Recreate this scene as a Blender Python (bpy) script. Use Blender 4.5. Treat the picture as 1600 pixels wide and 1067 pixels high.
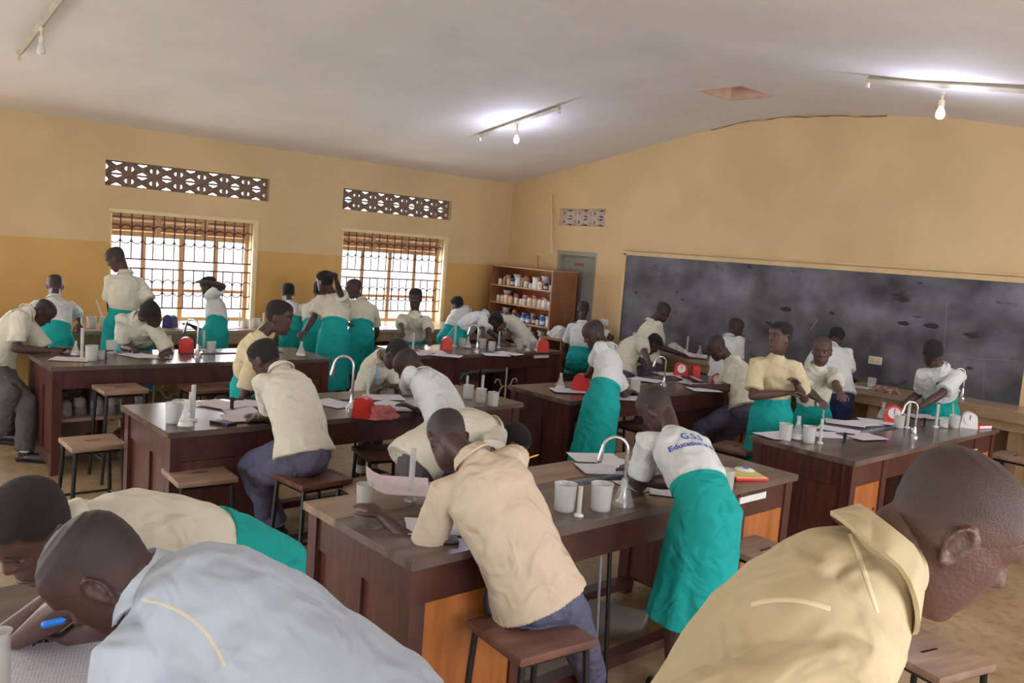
import bpy, bmesh, math, random
from mathutils import Vector, Matrix, noise
random.seed(7)
S = bpy.context.scene
for o in list(bpy.data.objects): bpy.data.objects.remove(o)
C = S.collection
PI = math.pi
V = Vector
# ---------------------------------------------------------------- camera
F, YAW, PIT, ROL, CH = 1316.4, math.radians(48.07), math.radians(-6.104), math.radians(4.397), 2.05
_fw = V((math.cos(YAW)*math.cos(PIT), math.sin(YAW)*math.cos(PIT), math.sin(PIT)))
_r = _fw.cross(V((0, 0, 1))).normalized(); _u = _r.cross(_fw)
R_ = _r*math.cos(ROL) + _u*math.sin(ROL); U_ = -_r*math.sin(ROL) + _u*math.cos(ROL)
cam_d = bpy.data.cameras.new('camera'); cam = bpy.data.objects.new('camera', cam_d); C.objects.link(cam)
m = Matrix((R_, U_, -_fw)).transposed().to_4x4(); m.translation = V((0, 0, CH)); cam.matrix_world = m
cam_d.sensor_width = 36; cam_d.lens = F/1600*36; cam_d.clip_start = .05
S.camera = cam
CP = V((0, 0, CH))
def ray(x, y): return R_*((x-800)/F) - U_*((y-533.5)/F) + _fw
def at(x, y, z):
    "the point at height z that the photo shows at pixel x, y"
    v = ray(x, y); return CP + v*((z-CH)/v.z)
def atY(x, y, Y): v = ray(x, y); return CP + v*(Y/v.y)
def atX(x, y, X): v = ray(x, y); return CP + v*(X/v.x)
def px(p):
    q = p-CP; c = q.dot(_fw); return (800+F*q.dot(R_)/c, 533.5-F*q.dot(U_)/c)
# ---------------------------------------------------------------- world, lights, exposure
W = bpy.data.worlds.new('world'); S.world = W; W.use_nodes = True
bg = W.node_tree.nodes['Background']; bg.inputs[0].default_value = (.93, .96, 1, 1); bg.inputs[1].default_value = 6
S.view_settings.view_transform = 'Standard'; S.view_settings.look = 'None'; S.view_settings.gamma = 1
S.view_settings.exposure = 0.08
def area(name, loc, aim, sx, sy, power, col):
    l = bpy.data.lights.new(name, 'AREA'); l.shape = 'RECTANGLE'; l.size = sx; l.size_y = sy; l.energy = power; l.color = col
    o = bpy.data.objects.new(name, l); C.objects.link(o); o.location = loc
    o.rotation_euler = (V(aim)-V(loc)).to_track_quat('-Z', 'Y').to_euler(); return o
XW, YW, XB, YB = 9.2, 10.5, -4.2, -1.6       # blackboard wall, window wall, the two walls behind the camera
WIN = [(3.04, 4.80), (6.10, 7.90)]           # windows seen in the window wall
WINZ = (.84, 2.16)
for i, (a, b) in enumerate([(-3.1, -1.3), (0, 1.75)] + WIN):
    area('window_daylight', ((a+b)/2, YW+.32, 1.55), ((a+b)/2, 0, .9), 1.7, 1.3, 150, (.93, .96, 1))
for a in (-2.6, .6, 3.8, 7.0):               # added area lamps outside unseen openings, daylight fill from the camera side
    area('window_daylight', (a+.9, YB-.1, 1.6), (a+.9, 6, 1.5), 1.8, 1.4, 40, (.90, .93, 1))
area('doorway_daylight', (XB-.1, 4.5, 1.6), (4, 4.5, 1.2), 2.6, 1.8, 80, (.80, .88, 1))  # lamp added outside an unseen rear opening for cool light from behind
# ---------------------------------------------------------------- materials
def nodes(name):
    m = bpy.data.materials.new(name); m.use_nodes = True; nt = m.node_tree
    return m, nt, nt.nodes['Principled BSDF']
def mat(name, col, rough=.6, var=.12, scale=6, bump=0, bscale=None, metal=0, stretch=None, trans=0, alpha=1, spec=.5, col2=None, detail=4, sheen=0, space='Object'):
    m, nt, P = nodes(name); L = nt.links.new
    tc = nt.nodes.new('ShaderNodeTexCoord'); mp = nt.nodes.new('ShaderNodeMapping'); L(tc.outputs[space], mp.inputs[0])
    if stretch: mp.inputs['Scale'].default_value = stretch
    nz = nt.nodes.new('ShaderNodeTexNoise'); nz.inputs['Scale'].default_value = scale; nz.inputs['Detail'].default_value = detail
    L(mp.outputs[0], nz.inputs['Vector'])
    cr = nt.nodes.new('ShaderNodeValToRGB'); cr.color_ramp.elements[0].position = .3; cr.color_ramp.elements[1].position = .7
    c2 = col2 or tuple(min(1, c*(1+var)) for c in col)
    c1 = col if col2 else tuple(c*(1-var) for c in col)
    cr.color_ramp.elements[0].color = (*c1, 1); cr.color_ramp.elements[1].color = (*c2, 1)
    L(nz.outputs['Fac'], cr.inputs[0]); L(cr.outputs[0], P.inputs['Base Color'])
    P.inputs['Roughness'].default_value = rough; P.inputs['Metallic'].default_value = metal
    P.inputs['Transmission Weight'].default_value = trans; P.inputs['Alpha'].default_value = alpha
    P.inputs['Specular IOR Level'].default_value = spec
    if bump:
        n2 = nt.nodes.new('ShaderNodeTexNoise'); n2.inputs['Scale'].default_value = bscale or scale*3; n2.inputs['Detail'].default_value = 3
        L(mp.outputs[0], n2.inputs['Vector'])
        b = nt.nodes.new('ShaderNodeBump'); b.inputs['Strength'].default_value = bump; b.inputs['Distance'].default_value = .02
        L(n2.outputs['Fac'], b.inputs['Height']); L(b.outputs[0], P.inputs['Normal'])
    return m
def emis(name, col, st):
    m, nt, P = nodes(name); P.inputs['Emission Color'].default_value = (*col, 1); P.inputs['Emission Strength'].default_value = st
    P.inputs['Base Color'].default_value = (*col, 1); return m
def wall_mat(name, up, low, dado):
    m, nt, P = nodes(name); L = nt.links.new
    ge = nt.nodes.new('ShaderNodeNewGeometry'); sp = nt.nodes.new('ShaderNodeSeparateXYZ'); L(ge.outputs['Position'], sp.inputs[0])
    n0 = nt.nodes.new('ShaderNodeTexNoise'); n0.inputs['Scale'].default_value = 1.1; n0.inputs['Detail'].default_value = 6; L(ge.outputs['Position'], n0.inputs['Vector'])
    gt = nt.nodes.new('ShaderNodeMath'); gt.operation = 'GREATER_THAN'; gt.inputs[1].default_value = dado; L(sp.outputs[2], gt.inputs[0])
    mx = nt.nodes.new('ShaderNodeMix'); mx.data_type = 'RGBA'; L(gt.outputs[0], mx.inputs[0]); mx.inputs[6].default_value = (*low, 1); mx.inputs[7].default_value = (*up, 1)
    m2 = nt.nodes.new('ShaderNodeMix'); m2.data_type = 'RGBA'; m2.blend_type = 'MULTIPLY'; m2.inputs[0].default_value = 1
    cr = nt.nodes.new('ShaderNodeValToRGB'); cr.color_ramp.elements[0].position = .3; cr.color_ramp.elements[1].position = .65
    cr.color_ramp.elements[0].color = (.86, .85, .83, 1); cr.color_ramp.elements[1].color = (1, 1, 1, 1)
    L(n0.outputs['Fac'], cr.inputs[0]); L(mx.outputs[2], m2.inputs[6]); L(cr.outputs[0], m2.inputs[7]); L(m2.outputs[2], P.inputs['Base Color'])
    P.inputs['Roughness'].default_value = .75
    b = nt.nodes.new('ShaderNodeBump'); b.inputs['Strength'].default_value = .12; n2 = nt.nodes.new('ShaderNodeTexNoise'); n2.inputs['Scale'].default_value = 9
    L(ge.outputs['Position'], n2.inputs['Vector']); L(n2.outputs['Fac'], b.inputs['Height']); L(b.outputs[0], P.inputs['Normal'])
    return m
M = {}
M['wall'] = wall_mat('ochre painted plaster', (.64, .47, .25), (.62, .38, .12), 1.80)
M['wall_board'] = wall_mat('pale ochre painted plaster', (.66, .48, .25), (.64, .44, .22), 1.81)
M['ceiling'] = mat('off white ceiling board', (.71, .67, .62), .85, .05, 1.5, .05, 6)
M['floor'] = None
def floor_mat():
    m, nt, P = nodes('worn screed floor'); L = nt.links.new
    ge = nt.nodes.new('ShaderNodeNewGeometry')
    a = nt.nodes.new('ShaderNodeTexNoise'); a.inputs['Scale'].default_value = 1.3; a.inputs['Detail'].default_value = 9; a.inputs['Roughness'].default_value = .65
    L(ge.outputs['Position'], a.inputs['Vector'])
    cr = nt.nodes.new('ShaderNodeValToRGB'); e = cr.color_ramp.elements
    e[0].position = .30; e[0].color = (.25, .14, .075, 1); e[1].position = .66; e[1].color = (.46, .34, .21, 1)
    x = e.new(.47); x.color = (.36, .25, .14, 1)
    L(a.outputs['Fac'], cr.inputs[0])
    v = nt.nodes.new('ShaderNodeTexNoise'); v.inputs['Scale'].default_value = 14; v.inputs['Detail'].default_value = 5; L(ge.outputs['Position'], v.inputs['Vector'])
    c2 = nt.nodes.new('ShaderNodeValToRGB'); c2.color_ramp.elements[0].position = .33; c2.color_ramp.elements[0].color = (.74, .70, .68, 1); c2.color_ramp.elements[1].position = .5; c2.color_ramp.elements[1].color = (1, 1, 1, 1)
    L(v.outputs['Fac'], c2.inputs[0])
    mx = nt.nodes.new('ShaderNodeMix'); mx.data_type = 'RGBA'; mx.blend_type = 'MULTIPLY'; mx.inputs[0].default_value = 1
    L(cr.outputs[0], mx.inputs[6]); L(c2.outputs[0], mx.inputs[7]); L(mx.outputs[2], P.inputs['Base Color'])
    P.inputs['Roughness'].default_value = .38
    b = nt.nodes.new('ShaderNodeBump'); b.inputs['Strength'].default_value = .15; L(v.outputs['Fac'], b.inputs['Height']); L(b.outputs[0], P.inputs['Normal'])
    return m
M['floor'] = floor_mat()
M['skin'] = mat('dark brown skin', (.060, .027, .021), .5, .15, 9, .15, 160)
M['skin2'] = mat('brown skin', (.095, .044, .032), .5, .15, 9, .15, 160)
def hair_mat(name, root, tip, bump, rough):
    m = mat(name, (.5, .5, .5), rough, .1, 40, bump, 420); nt = m.node_tree; L = nt.links.new; P = nt.nodes['Principled BSDF']
    at_ = nt.nodes.new('ShaderNodeVertexColor'); at_.layer_name = 'fade'; sp = nt.nodes.new('ShaderNodeSeparateColor'); L(at_.outputs[0], sp.inputs[0])
    mx = nt.nodes.new('ShaderNodeMix'); mx.data_type = 'RGBA'; L(sp.outputs[0], mx.inputs[0]); mx.inputs[6].default_value = (*root, 1); mx.inputs[7].default_value = (*tip, 1); L(mx.outputs[2], P.inputs['Base Color']); return m
M['hair'] = hair_mat('short black hair', (.060, .027, .021), (.011, .009, .010), .55, .85)
M['hair2'] = hair_mat('short black hair', (.095, .044, .032), (.011, .009, .010), .55, .85)
M['shaved'] = hair_mat('close shaved scalp', (.060, .027, .021), (.024, .014, .013), .25, .6)
M['shaved2'] = hair_mat('close shaved scalp', (.095, .044, .032), (.043, .024, .018), .25, .6)
def cloth(name, col, fold=.8, **k):
    m = mat(name, col, .85, .05, 5, fold, 8, spec=.2, **k)
    for n in m.node_tree.nodes:
        if n.type == 'TEX_NOISE' and abs(n.inputs['Scale'].default_value-8) < .1: n.inputs['Distortion'].default_value = 1.3; n.inputs['Detail'].default_value = 1.5
        if n.type == 'BUMP': n.inputs['Distance'].default_value = .035
    return m
M['cream'] = cloth('cream cotton', (.64, .61, .50))
M['white'] = cloth('off white cotton', (.62, .65, .64))
M['yellow'] = cloth('pale yellow cotton', (.62, .52, .33))
M['peach'] = cloth('beige cotton', (.55, .44, .33))
M['teal'] = cloth('teal cotton', (.012, .34, .32))
M['paleblue'] = cloth('pale blue white cotton', (.46, .52, .61))  # white shirt; the cool daylight on it is put into the cloth colour
M['sand'] = cloth('sand yellow cotton', (.47, .38, .23))
M['grey'] = cloth('grey trouser cloth', (.105, .105, .165))
M['navy'] = cloth('navy trouser cloth', (.035, .045, .11))
M['khaki'] = cloth('dark grey trouser cloth', (.09, .08, .09))
M['shoe'] = mat('black leather', (.012, .011, .013), .4)
M['sock'] = mat('white sock cotton', (.6, .6, .62), .9)
M['eye'] = mat('eye white', (.20, .17, .16), .4)
M['iris'] = mat('dark iris', (.008, .005, .004), .15)
M['lip'] = mat('lips', (.075, .030, .028), .5)
M['wood'] = mat('dark varnished bench wood', (.045, .014, .013), .30, 0, 3, .06, 30, stretch=(2.2, 14, 1.2), col2=(.10, .034, .025), detail=8)
M['woodv'] = mat('red brown panel wood', (.060, .018, .014), .33, 0, 3, .06, 30, stretch=(9, 9, .8), col2=(.125, .042, .027), detail=8)
M['top'] = mat('stained bench top', (.060, .038, .032), .22, 0, 2.2, .05, 20, stretch=(1, 4, 1), col2=(.165, .115, .095), detail=9)
M['toplight'] = mat('worn bench top board', (.17, .10, .06), .3, 0, 2.6, .05, 20, stretch=(1, 5, 1), col2=(.34, .22, .13), detail=9)
M['orange'] = mat('orange varnished plywood', (.30, .085, .018), .4, 0, 2, .03, 20, stretch=(6, 6, .7), col2=(.50, .18, .05), detail=6)
M['seat'] = mat('worn stool seat wood', (.20, .12, .085), .42, 0, 3, .05, 30, stretch=(1.5, 8, 1), col2=(.38, .25, .17), detail=8)
M['seatdark'] = mat('dark stool seat wood', (.085, .035, .028), .33, 0, 3, .05, 30, stretch=(1.5, 8, 1), col2=(.19, .085, .06), detail=8)
M['black'] = mat('black enamel steel', (.010, .010, .012), .4)
M['slot'] = mat('dark slot', (.006, .005, .005), .9)
M['blot'] = mat('worn dark patch', (.016, .016, .019), .7, .3, 30)
M['chrome'] = mat('brushed chrome', (.62, .62, .64), .24, .05, metal=1)
M['pvc'] = mat('grey drain pipe', (.33, .35, .40), .4)
M['porcelain'] = mat('pale glazed trough', (.40, .45, .52), .3)
M['paper'] = mat('white paper', (.78, .76, .82), .8, .03)
M['paperpink'] = mat('pinkish paper', (.74, .64, .68), .8, .03)
M['ink'] = mat('printed grey ink', (.25, .25, .33), .8)
M['red'] = mat('red plastic', (.62, .035, .028), .35)
M['dial'] = mat('white dial', (.75, .75, .73), .5)
M['plastic'] = mat('frosted plastic', (.70, .71, .68), .3, .03, alpha=.46)
M['liquid'] = mat('milky liquid', (.62, .56, .48), .3, .03)
def glass_mat():
    m, nt, P = nodes('clear lab glass')
    P.inputs['Base Color'].default_value = (.86, .9, .9, 1); P.inputs['Roughness'].default_value = .05; P.inputs['Alpha'].default_value = .17; P.inputs['Specular IOR Level'].default_value = .9
    return m
M['glass'] = glass_mat()
M['iron'] = mat('brown painted grille iron', (.10, .03, .035), .6)
M['frame'] = mat('tan painted window timber', (.50, .33, .17), .6, .12, 5)
M['plaster'] = mat('cream reveal plaster', (.72, .58, .34), .7, .05)
M['vent'] = mat('grey brown vent block', (.20, .13, .095), .8, .2, 12, .3)
M['ventpale'] = mat('pale vent block', (.56, .45, .38), .8, .1, 12, .3)
M['pane'] = None
m_, nt_, P_ = nodes('hazy window pane'); P_.inputs['Base Color'].default_value = (.9, .95, 1, 1); P_.inputs['Alpha'].default_value = .35; P_.inputs['Roughness'].default_value = .1
M['pane'] = m_
M['counter'] = mat('tan counter wood', (.26, .155, .08), .4, 0, 3, .05, 20, stretch=(5, 1, 2), col2=(.42, .27, .15), detail=7)
M['countertop'] = mat('worn counter top', (.38, .27, .19), .28, .15, 3)
M['shelfwood'] = mat('orange shelf wood', (.33, .15, .055), .5, 0, 2.5, stretch=(3, 3, 1), col2=(.48, .24, .09))
M['shelfdark'] = mat('brown shelf side', (.20, .085, .035), .45, 0, 2.5, stretch=(3, 3, .8), col2=(.30, .13, .06))
M['door'] = mat('grey green door paint', (.26, .25, .20), .55, .1, 3)
M['dooredge'] = mat('grey green frame paint', (.30, .29, .23), .55, .1, 3)
M['boardframe'] = mat('pale timber frame', (.62, .44, .22), .6, .1, 4)
M['bulb'] = emis('lit bulb', (.80, .82, 1), 14)
M['bulboff'] = mat('unlit bulb', (.7, .68, .66), .3)
M['batten'] = mat('dusty lamp batten', (.42, .38, .28), .7, .15, 6)
M['socket'] = mat('cream socket plastic', (.66, .58, .42), .4)
M['hatchside'] = mat('orange hatch edge', (.62, .42, .30), .8)
M['blue'] = mat('blue plastic', (.02, .16, .62), .4)
M['bluedark'] = mat('dark blue plastic', (.02, .03, .14), .4)
M['amber'] = mat('amber glass', (.16, .07, .02), .2)
M['whiteplastic'] = mat('white plastic', (.72, .70, .66), .4)
M['creamlabel'] = mat('cream label', (.66, .52, .33), .7)
M['tealplastic'] = mat('turquoise plastic', (.02, .45, .42), .4)
M['rag'] = mat('red brown rag cloth', (.16, .035, .03), .9, .3, 20, .4, col2=(.5, .36, .28))
M['pink'] = mat('pink cloth', (.62, .20, .20), .9, .2, 20, .4)
M['yellowpencil'] = mat('yellow pencil', (.8, .40, .06), .5)
M['bluepen'] = mat('blue pen', (.01, .22, .85), .4)
M['card'] = mat('tan cardboard', (.42, .27, .15), .8)
M['earth'] = mat('pale outside ground', (.62, .58, .50), .9)
M['foliage'] = mat('hazy shrub leaves', (.62, .68, .60), .9, .15, 3)
M['print'] = mat('blue shirt print', (.03, .07, .42), .8)
M['lemon'] = mat('yellow packet', (.75, .62, .22), .5)
M['stone'] = mat('grey concrete blocks', (.22, .19, .16), .9)
M['brass'] = mat('aged cream pipe', (.45, .36, .25), .5)
def board_mat():
    m, nt, P = nodes('chalky blackboard'); L = nt.links.new
    ge = nt.nodes.new('ShaderNodeNewGeometry')
    def nz(sc, st, d=6):
        mp = nt.nodes.new('ShaderNodeMapping'); mp.inputs['Scale'].default_value = st; L(ge.outputs['Position'], mp.inputs[0])
        n = nt.nodes.new('ShaderNodeTexNoise'); n.inputs['Scale'].default_value = sc; n.inputs['Detail'].default_value = d; L(mp.outputs[0], n.inputs['Vector']); return n
    a = nz(1.3, (1, 1, 1.5), 8); b = nz(2.4, (1, 1.5, .9), 8); c = nz(2.2, (1, 1.2, 3), 3)
    r1 = nt.nodes.new('ShaderNodeValToRGB'); r1.color_ramp.elements[0].position = .35; r1.color_ramp.elements[0].color = (.026, .027, .033, 1)
    r1.color_ramp.elements[1].position = .68; r1.color_ramp.elements[1].color = (.19, .19, .205, 1); L(a.outputs['Fac'], r1.inputs[0])
    r2 = nt.nodes.new('ShaderNodeValToRGB'); r2.color_ramp.elements[0].position = .35; r2.color_ramp.elements[0].color = (.72, .72, .72, 1); r2.color_ramp.elements[1].position = .75; r2.color_ramp.elements[1].color = (1.25, 1.25, 1.28, 1); L(b.outputs['Fac'], r2.inputs[0])
    r3 = nt.nodes.new('ShaderNodeValToRGB'); r3.color_ramp.elements[0].position = .28; r3.color_ramp.elements[0].color = (.12, .12, .12, 1); r3.color_ramp.elements[1].position = .34; r3.color_ramp.elements[1].color = (1, 1, 1, 1); L(c.outputs['Fac'], r3.inputs[0])
    x1 = nt.nodes.new('ShaderNodeMix'); x1.data_type = 'RGBA'; x1.blend_type = 'MULTIPLY'; x1.inputs[0].default_value = 1; L(r1.outputs[0], x1.inputs[6]); L(r2.outputs[0], x1.inputs[7])
    x2 = nt.nodes.new('ShaderNodeMix'); x2.data_type = 'RGBA'; x2.blend_type = 'MULTIPLY'; x2.inputs[0].default_value = 1; L(x1.outputs[2], x2.inputs[6]); L(r3.outputs[0], x2.inputs[7])
    L(x2.outputs[2], P.inputs['Base Color']); P.inputs['Roughness'].default_value = .55
    return m
M['board'] = board_mat()
# ---------------------------------------------------------------- mesh helpers
def box(bm, x0, y0, z0, x1, y1, z1, bev=0):
    r = bmesh.ops.create_cube(bm, size=1); vs = r['verts']
    bmesh.ops.scale(bm, vec=(abs(x1-x0), abs(y1-y0), abs(z1-z0)), verts=vs)
    bmesh.ops.translate(bm, vec=((x0+x1)/2, (y0+y1)/2, (z0+z1)/2), verts=vs)
    if bev:
        es = list({e for v in vs for e in v.link_edges})
        bmesh.ops.bevel(bm, geom=es, offset=bev, segments=2, affect='EDGES', profile=.6)
def frame_of(d, ref=V((0, 0, 1))):
    d = d.normalized()
    a = ref.cross(d)
    if a.length < 1e-3: a = V((1, 0, 0)).cross(d)
    if a.length < 1e-3: a = V((0, 1, 0)).cross(d)
    a.normalize(); return a, d.cross(a)
def tube(bm, pts, rad, n=10, ref=V((0, 0, 1)), flat=None, wav=None, cap=True, caps=(1, 1)):
    """closed sweep; rad: number or (a, b) per point: a along ref x dir, b across; rounded ends where caps is 1"""
    pts = [V(p) for p in pts]; k = len(pts)
    rr = [(r, r) if not isinstance(r, (tuple, list)) else r for r in (rad if isinstance(rad, list) else [rad]*k)]
    ds = [(pts[min(i+1, k-1)]-pts[max(i-1, 0)]).normalized() for i in range(k)]
    seq = []
    if caps[0]:
        for s in (.97, .75, .4): seq.append((pts[0]-ds[0]*min(rr[0])*s, tuple(q*math.sqrt(max(.02, 1-s*s)) for q in rr[0]), ds[0], 0))
    for i in range(k): seq.append((pts[i], rr[i], ds[i], i))
    if caps[1]:
        for s in (.4, .75, .97): seq.append((pts[-1]+ds[-1]*min(rr[-1])*s, tuple(q*math.sqrt(max(.02, 1-s*s)) for q in rr[-1]), ds[-1], k-1))
    rings = []
    for (p, (ra, rb), d, i) in seq:
        a, b = frame_of(d, ref if not isinstance(ref, list) else ref[i]); ring = []
        for j in range(n):
            t = 2*PI*j/n; w = 1 + (wav(i/(k-1), t) if wav else 0)
            ring.append(bm.verts.new(p + a*(math.cos(t)*ra*w) + b*(math.sin(t)*rb*w)))
        rings.append(ring)
    for q in range(len(rings)-1):
        for j in range(n): bm.faces.new((rings[q][j], rings[q][(j+1) % n], rings[q+1][(j+1) % n], rings[q+1][j]))
    if cap:
        bm.faces.new(list(reversed(rings[0]))); bm.faces.new(rings[-1])
    return rings
def ball(bm, c, r, n=12, mtx=None):
    res = bmesh.ops.create_uvsphere(bm, u_segments=n, v_segments=max(6, n*2//3), radius=1)
    rx = r if isinstance(r, (tuple, list)) else (r, r, r)
    bmesh.ops.scale(bm, vec=rx, verts=res['verts'])
    if mtx: bmesh.ops.transform(bm, matrix=mtx, verts=res['verts'])
    bmesh.ops.translate(bm, vec=c, verts=res['verts'])
def lathe(bm, prof, c=(0, 0, 0), n=20):
    "closed profile of (r, z)"
    c = V(c); rings = []
    for r, z in prof: rings.append([bm.verts.new(c+V((max(r, 1e-4)*math.cos(2*PI*j/n), max(r, 1e-4)*math.sin(2*PI*j/n), z))) for j in range(n)])
    for q in range(len(rings)-1):
        for j in range(n): bm.faces.new((rings[q][j], rings[q][(j+1) % n], rings[q+1][(j+1) % n], rings[q+1][j]))
    bm.faces.new(list(reversed(rings[0]))); bm.faces.new(rings[-1])
def bent(pts, seg=6):
    "rounded polyline"
    pts = [V(p) for p in pts]; out = [pts[0]]
    for i in range(1, len(pts)-1):
        a, b, c = pts[i-1], pts[i], pts[i+1]
        p = b+(a-b).normalized()*min((a-b).length/2, .04); q = b+(c-b).normalized()*min((c-b).length/2, .04)
        for s in range(seg+1):
            t = s/seg; out.append(p*(1-t)**2 + b*2*t*(1-t) + q*t*t)
    out.append(pts[-1]); return out
def obj(name, bm, mt, parent=None, loc=None, smooth=True):
    "one mesh object; verts are given in world space (or the parent's space when the parent is a prototype at the origin)"
    me = bpy.data.meshes.new(name)
    bmesh.ops.recalc_face_normals(bm, faces=bm.faces)
    if loc is not None: bmesh.ops.translate(bm, vec=-V(loc), verts=bm.verts)
    bm.to_mesh(me); bm.free()
    if smooth:
        for p in me.polygons: p.use_smooth = True
        me.set_sharp_from_angle(angle=math.radians(40))
    o = bpy.data.objects.new(name, me); C.objects.link(o)
    me.materials.append(M[mt] if isinstance(mt, str) else mt)
    if loc is not None: o.location = V(loc)
    if parent is not None:
        o.parent = parent
        if loc is None: o.location = -parent.location if parent.get('_w') else V((0, 0, 0))
        else: o.location = V(loc)-(parent.location if parent.get('_w') else V((0, 0, 0)))
    return o
def thing(name, label, cat, loc=(0, 0, 0), rz=0, group=None, world=False):
    o = bpy.data.objects.new(name, None); C.objects.link(o); o.location = loc; o.rotation_euler = (0, 0, rz)
    o.empty_display_size = .1; o['label'] = label; o['category'] = cat
    if group: o['group'] = group
    if world: o['_w'] = 1
    return o
def tag(o, label, cat, group=None, kind=None):
    if label: o['label'] = label
    if cat: o['category'] = cat
    if group: o['group'] = group
    if kind: o['kind'] = kind
    return o
def struct(name, bm, mt, parent=None, smooth=False):
    o = obj(name, bm, mt, parent, smooth=smooth); o['kind'] = 'structure'; return o
def copy_tree(o, parent=None):
    c = o.copy(); C.objects.link(c)
    if parent: c.parent = parent
    for ch in o.children: copy_tree(ch, c)
    return c
used = set()
def place(proto, loc, rz, label, group=None):
    o = proto if proto.name not in used else copy_tree(proto)
    if proto.name not in used: used.add(proto.name)
    o.location = loc; o.rotation_euler = (0, 0, rz); o['label'] = label
    if group: o['group'] = group
    return o
# ---------------------------------------------------------------- the room
def holes(axis, c0, c1, u0, u1, z0, ztop, hs):
    """wall slab between c0 and c1 on its thin axis, u0..u1 long, with rectangular holes (u0,u1,z0,z1); ztop(u) gives the height"""
    bm = bmesh.new(); us = sorted({u0, u1} | {h for q in hs for h in q[:2]} | {u0+(u1-u0)*i/60 for i in range(61)})
    for a, b in zip(us, us[1:]):
        mid = (a+b)/2; cuts = sorted((q[2], q[3]) for q in hs if q[0] <= mid <= q[1]); z = z0
        for lo, hi in cuts + [(None, None)]:
            t0, t1 = (ztop(a), ztop(b)) if lo is None else (lo, lo)
            if t0-z > 1e-4 or t1-z > 1e-4:
                vs = []
                for (u, t) in ((a, t0), (b, t1)):
                    for c in (c0, c1):
                        for zz in (z, t): vs.append(bm.verts.new((u, c, zz) if axis == 'x' else (c, u, zz)))
                # 0:a c0 z,1:a c0 t,2:a c1 z,3:a c1 t,4:b c0 z,5,6,7
                for f in ((0, 1, 5, 4), (2, 6, 7, 3), (1, 3, 7, 5), (0, 4, 6, 2), (0, 2, 3, 1), (4, 5, 7, 6)): bm.faces.new([vs[i] for i in f])
            z = hi
    bmesh.ops.remove_doubles(bm, verts=bm.verts, dist=1e-4)
    seen = {}
    for f in list(bm.faces):
        k = tuple(sorted(v.index for v in f.verts)) if False else frozenset(v for v in f.verts)
        seen.setdefault(k, []).append(f)
    dead = [f for fs in seen.values() if len(fs) > 1 for f in fs]
    bmesh.ops.delete(bm, geom=dead, context='FACES')
    return bm
PROF = [(-1.9, 2.86), (-.4, 3.12), (1.5, 3.40), (3.05, 3.62), (3.65, 3.74), (4.5, 3.84), (5.1, 3.885), (5.7, 3.90), (6.2, 3.88), (6.8, 3.79), (7.9, 3.60), (9.2, 3.37), (10.5, 3.14), (10.9, 3.07)]
def ceil(y):
    for (a, za), (b, zb) in zip(PROF, PROF[1:]):
        if y <= b: return za+(zb-za)*max(0, (y-a))/(b-a)
    return PROF[-1][1]
bm = bmesh.new(); box(bm, XB-.3, YB-.3, -.2, XW+.3, YW+.3, 0); struct('floor', bm, 'floor')
HY, HX = (5.12, 5.62), (7.45, 8.0)      # ceiling hatch
bm = bmesh.new()
ys = sorted({p[0] for p in PROF} | set(HY) | {-1.9+i*.4 for i in range(32)})
for a, b in zip(ys, ys[1:]):
    for x0, x1 in ((XB-.3, HX[0]), HX, (HX[1], XW+.3)):
        if x0 == HX[0] and a >= HY[0]-1e-6 and b <= HY[1]+1e-6: continue
        za, zb = ceil(a), ceil(b); v = [bm.verts.new(q) for q in ((x0, a, za), (x1, a, za), (x1, b, zb), (x0, b, zb), (x0, a, za+.08), (x1, a, za+.08), (x1, b, zb+.08), (x0, b, zb+.08))]
        bm.faces.new((v[0], v[1], v[2], v[3])); bm.faces.new((v[7], v[6], v[5], v[4]))
bmesh.ops.remove_doubles(bm, verts=bm.verts, dist=1e-4)
o = struct('ceiling', bm, 'ceiling', smooth=True)
bm = bmesh.new(); z0 = ceil(5.4)
box(bm, HX[0]-.03, HY[0]-.03, z0+.28, HX[1]+.03, HY[1]+.03, z0+.31)
for b_ in ((HX[0]-.025, HY[0]-.025, HX[0], HY[1]+.025), (HX[1], HY[0]-.025, HX[1]+.025, HY[1]+.025), (HX[0], HY[0]-.025, HX[1], HY[0]), (HX[0], HY[1], HX[1], HY[1]+.025)):
    box(bm, b_[0], b_[1], z0-.012, b_[2], b_[3], z0+.29)
struct('trim_1', bm, 'hatchside')
VZ = (2.45, 2.74); VENTS = [(2.97, 4.98), (6.07, 7.97)]
hs = [(a, b, *WINZ) for a, b in WIN] + [(a, b, *VZ) for a, b in VENTS] + [(-3.1, -1.3, *WINZ), (0, 1.75, *WINZ)]
struct('wall_window_side', holes('x', YW, YW+.26, XB-.2, XW+.2, 0, lambda u: ceil(10.6)+.04, hs), 'wall')
DY = (8.52, 9.37)
VB = (8.42, 9.38, 2.50, 2.76)
struct('wall_blackboard_side', holes('y', XW, XW+.26, YB-.2, YW+.2, 0, lambda u: ceil(u)+.03, [(*DY, 0, 2.12), VB]), 'wall_board')
struct('wall_camera_side', holes('x', YB-.26, YB, XB-.2, XW+.2, 0, lambda u: ceil(YB)+.04, [(a, a+1.8, .9, 2.3) for a in (-2.6, .6, 3.8, 7.0)]), 'wall')  # unseen openings added so light comes in from this side
struct('wall_rear', holes('y', XB-.26, XB, YB-.2, YW+.2, 0, lambda u: ceil(u)+.03, [(3.2, 5.8, 0, 2.4)]), 'wall')  # unseen rear opening added to let light in
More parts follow.
